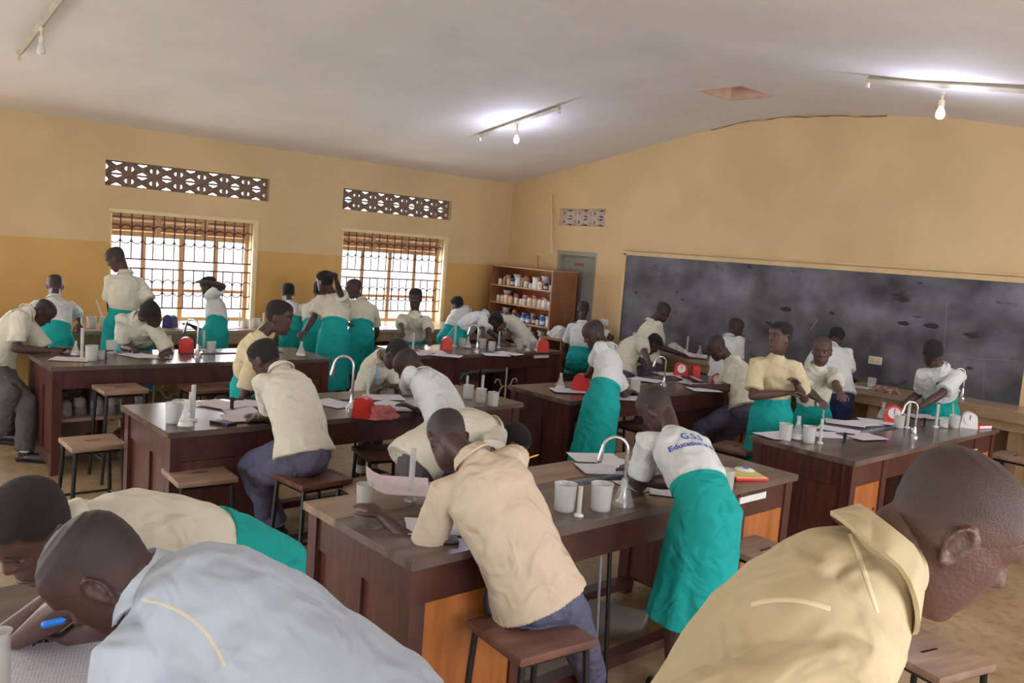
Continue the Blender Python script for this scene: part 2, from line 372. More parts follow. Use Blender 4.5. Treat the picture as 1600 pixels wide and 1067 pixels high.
# windows of the window wall
def window(k, x0, x1, seen=True):
    z0, z1 = WINZ; y = YW
    bm = bmesh.new()            # timber frame set back in the reveal
    yf0, yf1 = y+.15, y+.21
    box(bm, x0, yf0, z0, x0+.06, yf1, z1); box(bm, x1-.06, yf0, z0, x1, yf1, z1)
    box(bm, x0+.06, yf0, z1-.05, x1-.06, yf1, z1); box(bm, x0+.06, yf0, z0, x1-.06, yf1, z0+.07); box(bm, x0+.06, yf0, 1.88, x1-.06, yf1, 1.94)
    w = x1-x0
    for f in (.24, .5, .75): box(bm, x0+w*f-.03, yf0, z0+.07, x0+w*f+.03, yf1, 1.88)
    for f in (.335, .665): box(bm, x0+w*f-.035, yf0, 1.94, x0+w*f+.035, yf1, z1-.05)
    box(bm, x0+.06, yf0+.01, 1.22, x1-.06, yf1-.01, 1.26)
    win = struct('window_%d' % k, bm, 'frame')
    bm = bmesh.new()            # top louvre slats
    for i in range(5):
        zz = 1.96+i*.034
        for a, b in ((x0+.06, x0+w*.335-.035), (x0+w*.335+.035, x0+w*.665-.035), (x0+w*.665+.035, x1-.06)):
            vs0 = len(bm.verts); box(bm, a, yf0+.005, zz, b, yf0+.045, zz+.008)
            bm.verts.ensure_lookup_table()
            for v in list(bm.verts)[vs0:]:
                v.co.z += (yf0+.025-v.co.y)*-.55
    box(bm, x0+.06, yf1+.01, 1.94, x1-.06, yf1+.02, z1-.05)
    struct('louvre_slats', bm, 'frame', win)
    bm = bmesh.new(); box(bm, x0+.05, yf0+.025, z0+.05, x1-.05, yf0+.031, 1.9); struct('window_pane', bm, 'pane', win)
    bm = bmesh.new()            # cream plaster surround and reveal lip
    for b_ in ((x0-.03, z1, x1+.045, z1+.03), (x1, z0, x1+.045, z1)): box(bm, b_[0], y-.012, b_[1], b_[2], y+.005, b_[3])
    box(bm, x1-.012, y, z0, x1, y+.15, z1); box(bm, x0, y, z0, x0+.012, y+.15, z1); box(bm, x0, y, z0, x1, y+.15, z0+.012); box(bm, x0, y, z1-.012, x1, y+.15, z1)
    struct('window_surround', bm, 'plaster', win)
    if not seen: return
    bm = bmesh.new(); yg = y+.055; n = 14; s = w/n; r = .0085
    def bar(a, b, rr=r): tube(bm, [a, b], rr, 5, V((0, 1, 0)), caps=(0, 0))
    for zz in (1.615, 1.505, 1.03): bar((x0, yg, zz), (x1, yg, zz), .011)
    def arc(xc, zc, up):
        tube(bm, [(xc+math.cos(t*PI/8)*s/2, yg, zc+(1 if up else -1)*math.sin(t*PI/8)*s/2*1.05) for t in range(9)], .0075, 5, V((0, 1, 0)), caps=(0, 0))
    for i in range(n+1):
        x = x0+i*s
        if i == 0: x += .01
        if i == n: x -= .01
        bar((x, yg, 1.505), (x, yg, 1.03)); bar((x, yg, 2.15), (x, yg, 1.615))
    for i in range(n):
        xc = x0+(i+.5)*s; arc(xc, 1.95, True); arc(xc, 1.86, False); arc(xc, 1.31, True); arc(xc, 1.245, False)
    struct('window_grille', bm, 'iron', win)
for k, (a, b) in enumerate(WIN): window(k+1, a, b)
window(3, 0, 1.75, False)
# ventilator blocks
def vent(name, a, b, z0, z1, n, rows, mt, along, c, dark=False):
    bm = bmesh.new(); s = (b-a)/n; h = (z1-z0)/rows
    def P3(u, z, d): return (u, c+d, z) if along == 'x' else (c+d, u, z)
    def bx(u0, u1, q0, q1, d0=.07, d1=.12):
        p, q = P3(u0, q0, d0), P3(u1, q1, d1); box(bm, *[min(p[i], q[i]) for i in range(3)], *[max(p[i], q[i]) for i in range(3)])
    for j in range(rows+1): bx(a, b, z0+j*h-(.012 if j else 0), z0+j*h+(.012 if j < rows else 0))
    for i in range(n+1): bx(a+i*s-(.022 if i else 0), a+i*s+(.022 if i < n else 0), z0, z1, .071, .119)
    rf = V((0, 1, 0)) if along == 'x' else V((1, 0, 0))
    for i in range(n):
        for j in range(rows):
            uc, zc = a+(i+.5)*s, z0+(j+.5)*h
            for sgn in (-1, 1):
                # lens shaped crossing ribs
                pts = [P3(uc+sgn*(-.5+t/8)*(s-.03), zc+(-.5+t/8)*(h-.016), .095) for t in range(9)]
                tube(bm, pts, .029, 5, rf, caps=(0, 0))
                pts = [P3(uc+sgn*(s*.5-.02-math.sin(t*PI/8)*s*.20), zc+(-.5+t/8)*(h-.016), .095) for t in range(9)]
                tube(bm, pts, .026, 5, rf, caps=(0, 0))
            ball(bm, P3(uc, zc, .095), (.046, .02, .034), 8)
            for sx in (-1, 1):
                for sz in (-1, 1): ball(bm, P3(uc+sx*(s*.5-.035), zc+sz*(h*.5-.022), .095), (.022, .02, .016), 6)
    o = struct(name, bm, mt, smooth=False); return o
vent('trim_2', *VENTS[0], *VZ, 7, 2, 'vent', 'x', YW)
vent('trim_3', *VENTS[1], *VZ, 7, 2, 'vent', 'x', YW)
vent('trim_4', VB[0], VB[1], VB[2], VB[3], 3, 2, 'ventpale', 'y', XW)
bm = bmesh.new(); box(bm, XW+.14, VB[0]-.05, VB[2]-.05, XW+.16, VB[1]+.05, VB[3]+.05); struct('trim_5', bm, 'slot')
# store room door in its recess
bm = bmesh.new()
box(bm, XW+.02, DY[0], 0, XW+.12, DY[0]+.05, 2.12); box(bm, XW+.02, DY[1]-.05, 0, XW+.12, DY[1], 2.12); box(bm, XW+.02, DY[0]+.05, 2.06, XW+.12, DY[1]-.05, 2.12)
d = struct('door_1', bm, 'dooredge')
bm = bmesh.new(); box(bm, XW+.10, DY[0]+.05, .01, XW+.14, DY[1]-.05, 2.06); struct('door_leaf', bm, 'door', d)
bm = bmesh.new(); box(bm, XW+.095, 8.86, 1.90, XW+.1, 9.06, 1.95); o = obj('door_plate', bm, 'shelfdark', d, smooth=False)
# blackboard
bm = bmesh.new(); BY0, BY1, BZ0, BZ1 = 2.74, 7.93, .90, 2.12
box(bm, XW-.02, BY0, BZ0, XW, BY1, BZ1)
bb = obj('blackboard', bm, 'board', smooth=False); tag(bb, 'long chalk-smeared blackboard on the ochre end wall', 'blackboard')
bm = bmesh.new(); box(bm, XW-.035, BY1, BZ0, XW, BY1+.04, BZ1+.02); box(bm, XW-.035, BY0-.04, BZ0, XW, BY0, BZ1+.02); box(bm, XW-.035, BY0-.04, BZ1, XW, BY1+.04, BZ1+.055)
obj('board_frame', bm, 'boardframe', bb, smooth=False)
bm = bmesh.new(); box(bm, XW-.05, BY0-.06, BZ1+.065, XW, BY1+.07, BZ1+.085); obj('top_ledge', bm, 'boardframe', bb, smooth=False)
bm = bmesh.new()
def stroke(pts, r=.004): tube(bm, [(XW-.021, y, z) for y, z in pts], [(r, .0012)]*len(pts), 4, V((1, 0, 0)), caps=(0, 0))
def bp(x, y): v = atX(x, y, XW-.02); return (v.y, v.z)
stroke([bp(1480, 470), bp(1477, 520), bp(1474, 552)], .0015); stroke([bp(1480, 552), bp(1530, 561), bp(1590, 563)], .0018); stroke([bp(1266, 515), bp(1272, 508), bp(1278, 500)], .003)
stroke([bp(1270, 512), bp(1277, 497)], .002); stroke([bp(1538, 563), bp(1536, 620)], .0015)
obj('chalk_marks', bm, 'ink', bb)
bm = bmesh.new(); ball(bm, (0, 0, 0), 1, 14)
for v in bm.verts: v.co *= 1+.22*noise.noise(v.co*1.7)
bmesh.ops.scale(bm, vec=(.002, .075, .028), verts=bm.verts)
base = bm.copy(); bm.clear()
for (x, y, s, q) in ((1228, 483, 1, 1), (1412, 505, .8, 1), (1456, 509, 1.0, 1), (994, 457, .35, 2), (1058, 456, .2, 2), (1067, 468, .28, 2), (1300, 489, .4, 1.5), (1433, 495, .6, .4)):
    p = atX(x, y, XW-.021); b2 = base.copy(); bmesh.ops.scale(b2, vec=(1, s, s*q), verts=b2.verts); bmesh.ops.translate(b2, vec=p, verts=b2.verts)
    me = bpy.data.meshes.new('blot'); b2.to_mesh(me); bm.from_mesh(me); b2.free()
obj('worn_patches', bm, 'blot', bb)
# small fixtures
def plate(px_, py_, label, on_board, mt='socket'):
    X = XW-(.02 if on_board else 0); p = atX(px_, py_, X)
    bm = bmesh.new(); box(bm, X-.012, p.y-.075, p.z-.043, X, p.y+.075, p.z+.043, .004)
    t = obj('socket_plate', bm, mt, smooth=False); tag(t, label, 'socket')
    bm = bmesh.new()
    for s in (-.035, .035):
        for dy, dz in ((0, .014), (-.012, -.01), (.012, -.01)): box(bm, X-.0135, p.y+s+dy-.003, p.z+dz-.005, X-.0115, p.y+s+dy+.003, p.z+dz+.005)
    obj('socket_holes', bm, 'slot', t, smooth=False)
plate(1368, 563, 'double cream socket plate set low in the blackboard', True); plate(945, 503, 'cream socket plate on the wall between door and blackboard', False, 'dial')
def lamp(x, y0, y1, by, on, label):
    t = thing('lamp_fitting', label, 'lamp', (x, (y0+y1)/2, ceil((y0+y1)/2)), world=True)
    bm = bmesh.new(); N = 4
    tube(bm, [(x, y0, ceil(y0)-.035), (x, y1, ceil(y1)-.035)], [(.028, .03)]*2, 4, V((1, 0, 0)), caps=(0, 0))
    obj('batten', bm, 'batten', t, smooth=False)
    bm = bmesh.new()
    for y in (y0, y1): box(bm, x-.015, y-.012, ceil(y)-.10, x+.015, y+.012, ceil(y)-.06)
    obj('tube_holder', bm, 'socket', t, smooth=False)
    zc = ceil(by)-.065
    bm = bmesh.new(); lathe(bm, [(.016, 0), (.016, -.03), (.008, -.035), (.008, -.07), (.021, -.075), (.022, -.12), (.018, -.125)], (x, by, zc), 14); obj('bulb_holder', bm, 'socket', t)
    bm = bmesh.new(); lathe(bm, [(.012, 0), (.016, -.01), (.027, -.035), (.034, -.06), (.030, -.08), (.018, -.093), (.004, -.097)], (x, by, zc-.12), 18); obj('bulb', bm, 'bulb' if on else 'bulboff', t)
    if on:
        l = bpy.data.lights.new('bulb_light', 'POINT'); l.energy = 26; l.color = (.66, .70, 1); l.shadow_soft_size = .05
        o = bpy.data.objects.new('bulb_light', l); C.objects.link(o); o.location = (x, by, zc-.25)
lamp(6.8, 8.47, 7.07, 7.77, True, 'batten lamp with lit bare bulb hanging above the window-side benches')
lamp(6.8, 3.46, 2.1, 2.85, True, 'batten lamp with glowing bulb on the right ceiling slope')
lamp(1.71, 8.62, 7.1, 7.84, False, 'dusty batten lamp with unlit bulb in the upper left corner')
bm = bmesh.new(); random.seed(5)          # crumbled joint between end wall and ceiling
pts = [(XW-.012, y, ceil(y)-.012+random.uniform(-.012, .006)) for y in [6.7-.12*i for i in range(20)]]
tube(bm, pts, [random.uniform(.002, .008) for _ in pts], 5, V((1, 0, 0)))
struct('trim_6', bm, 'vent')
# leaning batten by the shelf and wood stub
bm = bmesh.new(); tube(bm, [(XW-.06, 9.86, 2.82), (XW-.03, 9.42, 1.0)] if False else [atX(861, 304, XW-.03), atX(862, 396, XW-.10)], [(.018, .018)]*2, 4, V((0, 1, 0)), caps=(0, 0))
tag(obj('wooden_batten', bm, 'boardframe', smooth=False), 'thin pale batten leaning upright on the wall left of the door', 'batten')
# outside
bm = bmesh.new(); box(bm, -14, YW+.3, -.4, 26, 40, -.3); struct('ground_outside', bm, 'earth')
random.seed(3)
for i in range(3):
    bm = bmesh.new()
    for k in range(260):
        c = V((max(-2.8, min(2.8, random.gauss(0, 1.1))), random.gauss(0, .5), abs(random.gauss(0, .9))+.2)); bmesh.ops.create_icosphere(bm, subdivisions=1, radius=random.uniform(.1, .22), matrix=Matrix.Translation(c))
    o = obj('shrub', bm, 'foliage', smooth=False); o.location = (2.5+i*8, 15.5+i*.8, -.3); tag(o, ['hazy shrub outside behind the left window', 'hazy shrub outside between the two windows', 'hazy shrub outside beyond the right window'][i], 'shrub')
# ---------------------------------------------------------------- benches
BH = .88
def bench(x0, x1, y0, y1, label, doors=('orange', 'orange'), bottles=False, tr=None, board='top', cab=.54):
    """x0..x1 long, y0 is the edge nearer the camera"""
    t = thing('lab_bench', label, 'lab bench', (x0, y0, 0), world=True, group='long wooden lab benches')
    tw = tr or ((x0+x1)/2-.05, (x0+x1)/2+.95); ty = (y0+(y1-y0)*.52, y0+(y1-y0)*.52+.13)
    bm = bmesh.new(); zt, zb = BH, BH-.035
    for a, b, c, d in ((x0-.02, y0-.02, x1+.02, ty[0]), (x0-.02, ty[0], tw[0], ty[1]), (tw[1], ty[0], x1+.02, ty[1])):
        if c > a: box(bm, a, b, zb, c, d, zt)
    obj('worktop', bm, 'top', t, smooth=False)
    bm = bmesh.new(); box(bm, x0-.02, ty[1]+.001, zb, x1+.02, y1+.02, zt); obj('worktop_board', bm, board, t, smooth=False)
    bm = bmesh.new(); box(bm, x0-.018, y0-.016, zt-.0005, x1+.018, y0-.008, zt+.0012); obj('worn_edge', bm, 'toplight', t, smooth=False) if False else bm.free()
    # sink trough
    bm = bmesh.new(); a, b = tw
    box(bm, a, ty[0], zb-.25, b, ty[0]+.012, zb+.02); box(bm, a, ty[1]-.012, zb-.25, b, ty[1], zb+.02); box(bm, a, ty[0], zb-.26, b, ty[1], zb-.25)
    box(bm, a, ty[0], zb-.25, a+.012, ty[1], zb+.02); box(bm, b-.012, ty[0], zb-.25, b, ty[1], zb+.02)
    obj('sink_trough', bm, 'porcelain', t, smooth=False)
    # posts and rails
    bm = bmesh.new(); P = .07
    xs = (x0, x0+cab, x1-cab, x1-P)
    for x in xs:
        for y in (y0, y1-P): box(bm, x, y, 0, x+P, y+P, zb)
    for y in (y0+.008, y1-.038): box(bm, x0+P, y, zb-.15, x1-P, y+.03, zb)
    for x in (x0+.012, x1-.042): box(bm, x, y0+P, zb-.16, x+.03, y1-P, zb)
    for x in (x0+.012, x1-.042): box(bm, x, y0+P, .06, x+.03, y1-P, .16)
    box(bm, x0+cab+P, y0+.05, .07, x1-cab, y0+.13, .12); box(bm, x0+cab+P, y1-.13, .07, x1-cab, y1-.05, .12)
    for x in (x0+.012, x1-.042): box(bm, x, (y0+y1)/2-.035, .16, x+.03, (y0+y1)/2+.035, zb-.16)
    obj('bench_frame', bm, 'wood', t, smooth=False)
    # end panels (raised)
    for x in (x0+.028, x1-.052):
        bm = bmesh.new(); box(bm, x, y0+P, .1, x+.024, y1-P, zb-.1); obj('end_panel', bm, 'woodv', t, smooth=False)
    # cabinets
    for i, (a, b) in enumerate(((x0+P, x0+cab), (x1-cab+P, x1-P))):
        inner = b if i == 0 else a-P
        if bottles and i == 0:
            bm = bmesh.new(); box(bm, a, y0+.04, .42, b+.3, y1-.04, .445); box(bm, a, y1-.06, .1, b, y1-.04, zb-.15); obj('shelf_board', bm, 'seat', t, smooth=False); continue
        bm = bmesh.new(); xi = inner+(.02 if i == 0 else .025); box(bm, xi, y0+P, .1, xi+.022, y1-P, zb-.02); box(bm, a, y0+.03, .1, b, y1-.03, .125)
        obj('cabinet_panel', bm, 'woodv', t, smooth=False)
        for s, y in ((0, y0+.012), (1, y1-.034)):
            if doors[i] is None: continue
            bm = bmesh.new(); box(bm, a+.003, y, .13, b-.003, y+.022, zb-.155); d = obj('door', bm, doors[i] if s == 0 else 'woodv', t, smooth=False)
            bm = bmesh.new(); yy = y if s == 0 else y+.022; ball(bm, (b-.05 if i == 0 else a+.05, yy, .5), .011, 8); obj('knob', bm, 'black', d)
    return t, tw, ty
BA = {}
BA['R3R'] = bench(5.24, 7.75, 2.46, 3.20, 'lab bench on the right with two beakers on its near end, orange door below', tr=(6.05, 7.0), cab=.44)
BA['R3L'] = bench(1.80, 4.50, 2.46, 3.26, 'nearest dark lab bench, a beige shirt over its near edge', board='toplight')
BA['R2R'] = bench(4.90, 7.60, 4.69, 5.42, 'lab bench in the middle, panelled end beside the hanging teal skirt')
BA['R2L'] = bench(1.73, 4.42, 4.77, 5.58, 'lab bench left of centre with blueish sheen on its panelled end', doors=('woodv', 'woodv'))
BA['R1L'] = bench(1.69, 4.12, 7.22, 8.0, 'far left lab bench, open shelf of old bottles beneath', bottles=True, doors=('woodv', 'woodv'))
BA['R1R'] = bench(5.15, 7.30, 7.22, 7.98, 'farthest lab bench in front of the bottle shelf', doors=('woodv', 'woodv'))
BA['R3F'] = bench(-2.1, .62, 2.06, 2.9, 'bench end in the lower left corner under open papers', doors=('woodv', 'woodv'))
# ---------------------------------------------------------------- wall counters
def counter():
    t = thing('wall_counter', 'long tan counter running under the windows', 'counter', (0, 9.5, 0), world=True)
    y0, y1 = 9.5, YW-.02
    bm = bmesh.new(); box(bm, -2.5, y0-.02, BH-.04, 8.55, y1, BH); obj('worktop', bm, 'countertop', t, smooth=False)
    bm = bmesh.new(); box(bm, -2.45, y0, BH-.16, 8.5, y0+.03, BH-.04)
    for i in range(8):
        x = -2.4+i*1.53; box(bm, x, y0+.03, 0, x+.10, y1-.1, BH-.04)
    obj('counter_frame', bm, 'counter', t, smooth=False)
    t = thing('wall_counter', 'tan counter running below the blackboard with a raised sink end', 'counter', (8.7, 3, 0), world=True)
    x0, x1 = 8.66, XW-.04
    bm = bmesh.new(); box(bm, x0-.02, 3.35, BH-.04, x1, 7.6, BH); obj('worktop', bm, 'countertop', t, smooth=False)
    bm = bmesh.new(); box(bm, x0, 1.2, BH-.14, x0+.03, 7.58, BH-.04)
    for y in (1.25, 2.55, 3.9, 5.2, 6.4, 7.46): box(bm, x0+.03, y, 0, x1, y+.10, BH-.04)
    for y in (4.9, 6.3): box(bm, x0+.01, y, 0, x0+.03, y+.55, BH-.14)
    obj('counter_frame', bm, 'counter', t, smooth=False)
    bm = bmesh.new(); box(bm, x0-.04, 1.2, BH-.05, x1, 3.34, BH+.045)
    obj('sink_surround', bm, 'counter', t, smooth=False)
    bm = bmesh.new(); box(bm, x0+.02, 1.22, BH+.045, x1-.02, 3.30, BH+.052); obj('drainer', bm, 'countertop', t, smooth=False)
counter()
# ---------------------------------------------------------------- stools
def stool(name, h, mt, splay=.03, w=.17):
    t = thing(name, '', 'stool')
    bm = bmesh.new(); box(bm, -w, -w, h-.035, w, w, h, .012)
    s = obj('seat', bm, mt, t)
    bm = bmesh.new(); tube(bm, [(-.045, 0, h-.003), (.045, 0, h-.003)], [(.009, .005)]*2, 8, V((0, 0, 1)))
    obj('hand_slot', bm, 'slot', s)
    bm = bmesh.new()
    for a, b in (((-1, -1), (1, -1)), ((1, -1), (1, 1)), ((1, 1), (-1, 1)), ((-1, 1), (-1, -1))):
        k = w-.03
        tube(bm, [(a[0]*k, a[1]*k, h-.045), (b[0]*k, b[1]*k, h-.045)], .011, 4, caps=(0, 0))
    obj('seat_frame', bm, 'black', t)
    bm = bmesh.new(); k = w-.02+splay*.55
    for a, b in (((-1, -1), (1, -1)), ((1, -1), (1, 1)), ((1, 1), (-1, 1)), ((-1, 1), (-1, -1))): tube(bm, [(a[0]*k, a[1]*k, .2), (b[0]*k, b[1]*k, .2)], .009, 6, caps=(0, 0))
    obj('stretcher', bm, 'black', t)
    for sx in (-1, 1):
        for sy in (-1, 1):
            bm = bmesh.new(); k = w-.03; q = k+splay; tube(bm, [(sx*q, sy*q, .004), (sx*k, sy*k, h-.036)], .0135, 8, caps=(0, 0)); obj('leg', bm, 'black', t)
    return t
ST = {(m_, s_): None for m_ in ('seat', 'seatdark') for s_ in (0, 1)}
def put_stool(x, y, rz, label, kind='seat', h=.62, w=.17):
    k = (kind, h, w)
    if k not in ST or ST[k] is None: ST[k] = stool('lab_stool', h, kind, w=w)
    return place(ST[k], (x, y, 0), math.radians(rz), label, 'square topped lab stools')
def ps(px_, py_, rz, label, kind='seat', h=.62, w=.17):
    p = at(px_, py_, h); return put_stool(p.x, p.y, rz, label, kind, h, w)
p = atY(188, 604, 6.98); put_stool(p.x, 6.98, 0, 'brown stool pushed against the far left bench, in front of its bottles', h=round(p.z, 2))
p = atY(320, 604, 6.98); put_stool(p.x, 6.98, 3, 'empty stool at the far left bench right of its shelf', 'seatdark', h=round(p.z, 2))
put_stool(1.62, 5.86, 0, 'pale square stool at left end of the blueish panelled bench', h=.6)
ps(312, 738, -4, 'pale stool with slot, near side of the left middle bench', h=.64)
ps(488, 742, 4, 'dark red stool under the boy sitting with his back turned', 'seatdark', .68)
ps(598, 703, -12, 'dark stool behind the seated boy, by the pink cloth', 'seatdark', .62)
ps(590, 757, 0, 'worn tan stool behind the nearest bench, black slot in its seat', h=.64, w=.19)
ps(830, 982, -6, 'glossy dark red stool under the boy in the beige shirt', 'seatdark', .64, .18)
ps(1196, 858, 0, 'brown stool beside the teal skirt at the nearest bench', h=.64)
ps(1452, 1016, -14, 'mauve topped stool with slot in the lower right foreground', h=.62)
ps(1588, 712, 0, 'stool by the raised sink counter at the right edge', h=.6)
ps(1240, 744, 0, 'dark stool tucked against the end of the right bench', 'seatdark', .6)
ps(1150, 697, 8, 'dark stool between the middle bench and right bench', 'seatdark', .6)
ps(1000, 662, 0, 'stool at the near side of the middle bench behind the bent head', 'seatdark', .6)
put_stool(8.72, 8.1, 0, 'stool under the girl sitting by the store room door', 'seatdark', .6)
put_stool(7.65, 4.60, 20, 'stool under the boy seated at the right end of the middle bench', 'seatdark', .6)
put_stool(6.70, 5.9, 0, 'stool under the boy writing beyond the middle bench', 'seatdark', .6)
# far wooden box stools between benches
def boxstool(x, y, rz, label):
    t = thing('box_stool', label, 'stool', (x, y, 0), math.radians(rz))
    bm = bmesh.new(); box(bm, -.19, -.16, .42, .19, .16, .46, .008); obj('seat', bm, 'orange', t)
    bm = bmesh.new()
    for sx in (-1, 1): box(bm, sx*.17-.012, -.14, 0, sx*.17+.012, .14, .42)
    box(bm, -.16, -.13, .26, .16, -.11, .42); box(bm, -.16, .11, .26, .16, .13, .42); obj('side_panels', bm, 'shelfwood', t)
p = at(840, 588, .46); boxstool(p.x, p.y, 5, 'orange wooden box stool below the farthest bench')
# ---------------------------------------------------------------- people
def lerp(a, b, t): return a+(b-a)*t
def interp(tab, x):
    if x <= tab[0][0]: return tab[0][1:]
    for a, b in zip(tab, tab[1:]):
        if x <= b[0]:
            t = (x-a[0])/(b[0]-a[0]); t2 = t*t*(3-2*t)*.5+t*.5
            return tuple(lerp(p, q, t2) for p, q in zip(a[1:], b[1:]))
    return tab[-1][1:]
HT = [  # z, front y, back y, half width
    (-.118, .062, .012, .020), (-.110, .080, -.004, .036), (-.098, .087, -.022, .047), (-.080, .088, -.040, .056), (-.060, .090, -.052, .0605), (-.040, .089, -.066, .064),
    (-.020, .088, -.078, .068), (0, .087, -.088, .071), (.020, .086, -.095, .0725), (.040, .090, -.099, .0735), (.062, .088, -.100, .0745), (.082, .077, -.092, .071), (.100, .058, -.077, .060), (.113, .034, -.052, .042), (.120, .004, -.022, .018)]
def head_point(z, t, off=0):
    """t: angle around, 0 = face; local x right, y forward, z up"""
    f, b, w = interp(HT, z)
    s, c = math.sin(t), math.cos(t)
    ex = .80 if c > 0 else .92
    X = w*math.copysign(abs(s)**ex, s); yc = (f+b)/2; d = (f-b)/2
    Y = yc + d*math.copysign(abs(c)**(.92 if c > 0 else 1), c)
    if c > 0:
        g = lambda x0, z0, sx, sz: math.exp(-((abs(X)-x0)/sx)**2-((z-z0)/sz)**2)
        nose = max(0, 1-abs(z+.012-.004)/.040) if z > -.008 else max(0, 1-abs(z+.008)/.016)
        nose = nose if z < .032 else 0
        Y += .027*nose*math.exp(-(X/(.010+.012*max(0, nose-.35)))**2)
        Y += .006*g(.014, -.012, .007, .010)
        Y -= .013*g(.031, .018, .015, .011)
        Y += .005*g(.026, .042, .022, .008)
        Y += .010*g(0, -.047, .019, .0055) + .011*g(0, -.062, .018, .0065) - .004*g(0, -.054, .02, .003)
        Y += .006*g(0, -.098, .018, .012) + .004*g(.045, -.005, .018, .02)
    if off:
        n = V((X/max(w, .02), (Y-yc)/max(d, .02), (z-.0)/.12)).normalized()
        return V((X, Y, z))+n*off
    return V((X, Y, z))
ZS = [-.118, -.114, -.108, -.100, -.092, -.084, -.076, -.070, -.066, -.062, -.058, -.054, -.050, -.046, -.042, -.036, -.030, -.024, -.018, -.012, -.006, 0, .007, .014, .021, .028, .035, .042, .050, .060, .070, .079, .087, .094, .100, .106, .111, .115, .118, .120]
def head_mesh(bm, mtx, sc=1, off=None, n=36):
    rings = []; lay = bm.verts.layers.float_color.new('fade') if off else None
    zs = ZS if n < 50 else [lerp(a, b, t) for a, b in zip(ZS, ZS[1:]) for t in (0, .5)]+[ZS[-1]]
    for z in zs:
        ring = []
        for j in range(n):
            t = 2*PI*j/n
            if n > 30: t = t - .35*math.sin(t)     # more vertices on the face
            p = head_point(z, t, off(z, t) if off else 0)
            v = bm.verts.new(mtx @ (p*sc)); ring.append(v)
            if lay: v[lay] = (off(z, t, True),)*3+(1,)
        rings.append(ring)
    for a, b in zip(rings, rings[1:]):
        for j in range(n): bm.faces.new((a[j], a[(j+1) % n], b[(j+1) % n], b[j]))
    bm.faces.new(list(reversed(rings[0]))); bm.faces.new(rings[-1])
def sstep(a, b, x):
    t = max(0, min(1, (x-a)/(b-a))); return t*t*(3-2*t)
def hair_off(th, full):
    def f(z, t, fade=False):
        a = abs(math.atan2(math.sin(t), math.cos(t)))       # 0 face .. pi nape
        if a < .75: line = .078
        elif a < 1.25: line = lerp(.078, .030, (a-.75)/.5)
        elif a < 1.8: line = .030 if a < 1.5 else lerp(.030, -.020, (a-1.5)/.3)
        else: line = lerp(-.020, -.052, min(1, (a-1.8)/.8))
        if fade: return sstep(line-.004, line+(.006 if th > .004 else .062), z)
        k = sstep(line-.018, line-.008, z)
        return lerp(-.012, lerp(.0012, th*(1+.8*full*sstep(.02, .1, z)), sstep(line-.008, line+.012, z)), k)
    return f
LSEG = dict(torso=.48, neck=.185, uarm=.285, farm=.25, thigh=.43, shin=.42)
def on_ray(p, c, r, s):
    "point the photo shows at pixel p that lies r from c (s=-1: the nearer one, 1: the farther one)"
    d = ray(*p).normalized(); o = CP-c; b = o.dot(d); q = b*b-(o.dot(o)-r*r)
    if q < 0:
        e = CP+d*(-b); return c+(e-c).normalized()*r*1.0 if (e-c).length > r*1.25 else e
    return CP+d*(-b+s*math.sqrt(q))
def ik(a, b, l1, l2, pole, pxl=None):
    "middle joint between a and b; pole: direction hint, or pixel to pass nearest to"
    d = b-a; D = d.length
    if D > (l1+l2)*.995: b = a+d.normalized()*(l1+l2)*.995; d = b-a; D = d.length
    u = d.normalized(); x = (l1*l1-l2*l2+D*D)/(2*D); h = math.sqrt(max(1e-6, l1*l1-x*x)); c = a+u*x
    if pxl:
        e1 = u.orthogonal().normalized(); e2 = u.cross(e1); best = None
        for k in range(48):
            q = c+(e1*math.cos(k*PI/24)+e2*math.sin(k*PI/24))*h; w = px(q); e = (w[0]-pxl[0])**2+(w[1]-pxl[1])**2 - 0*h
            e += (6 if (q-c).dot(V(pole)) < 0 else 0)*(px(q)[0]*0+1)*4
            if best is None or e < best[0]: best = (e, q)
        return best[1], b
    n = V(pole)-u*V(pole).dot(u); n = n.normalized() if n.length > 1e-4 else u.orthogonal().normalized()
    return c+n*h, b
def hand_mesh(bm, wrist, dirn, palm, side, curl=.5, sc=1, n=7):
    """dirn: towards the fingertips; palm: the way the palm faces; side: 1 right hand"""
    f = dirn.normalized(); pn = (palm-f*palm.dot(f)).normalized(); lat = f.cross(pn)*side     # towards the little finger
    tube(bm, [wrist-f*.012, wrist+f*.022*sc, wrist+f*.055*sc, wrist+f*.082*sc], [(.024*sc, .018*sc), (.031*sc, .0165*sc), (.039*sc, .0145*sc), (.037*sc, .012*sc)], 12, pn)
    for i, (o, L, r) in enumerate(((-.0285, .072, .0088), (-.0095, .080, .0092), (.0095, .074, .0088), (.028, .058, .0078))):
        p = wrist+f*(.078-.004*abs(i-1.3))*sc+lat*o*sc; d = (f+lat*(o*2.2)).normalized(); pts = [p]
        a = curl*(.55+.1*i)
        for seg in (.44, .32, .24):
            d = (d*math.cos(a)+pn*math.sin(a)).normalized(); nd = d; p = p+nd*L*seg*sc; pts.append(p)
            f2 = nd; pn2 = (pn-f2*pn.dot(f2)); a = curl*.55
            if pn2.length < .2: pn2 = -f
            pn_ = pn2.normalized(); d = nd; pn_keep = pn_
        tube(bm, pts, [r*sc, r*.95*sc, r*.88*sc, r*.74*sc], n, lat)
    b = wrist+f*.025*sc-lat*.026*sc; d = (f*.75-lat*.75+pn*.35).normalized()
    tube(bm, [b, b+d*.036*sc, b+d*.036*sc+(f*.95-lat*.2+pn*.35).normalized()*.030*sc, b+d*.036*sc+(f*.95-lat*.1+pn*.45).normalized()*.052*sc], [.0125*sc, .0110*sc, .0102*sc, .0085*sc], n, pn)
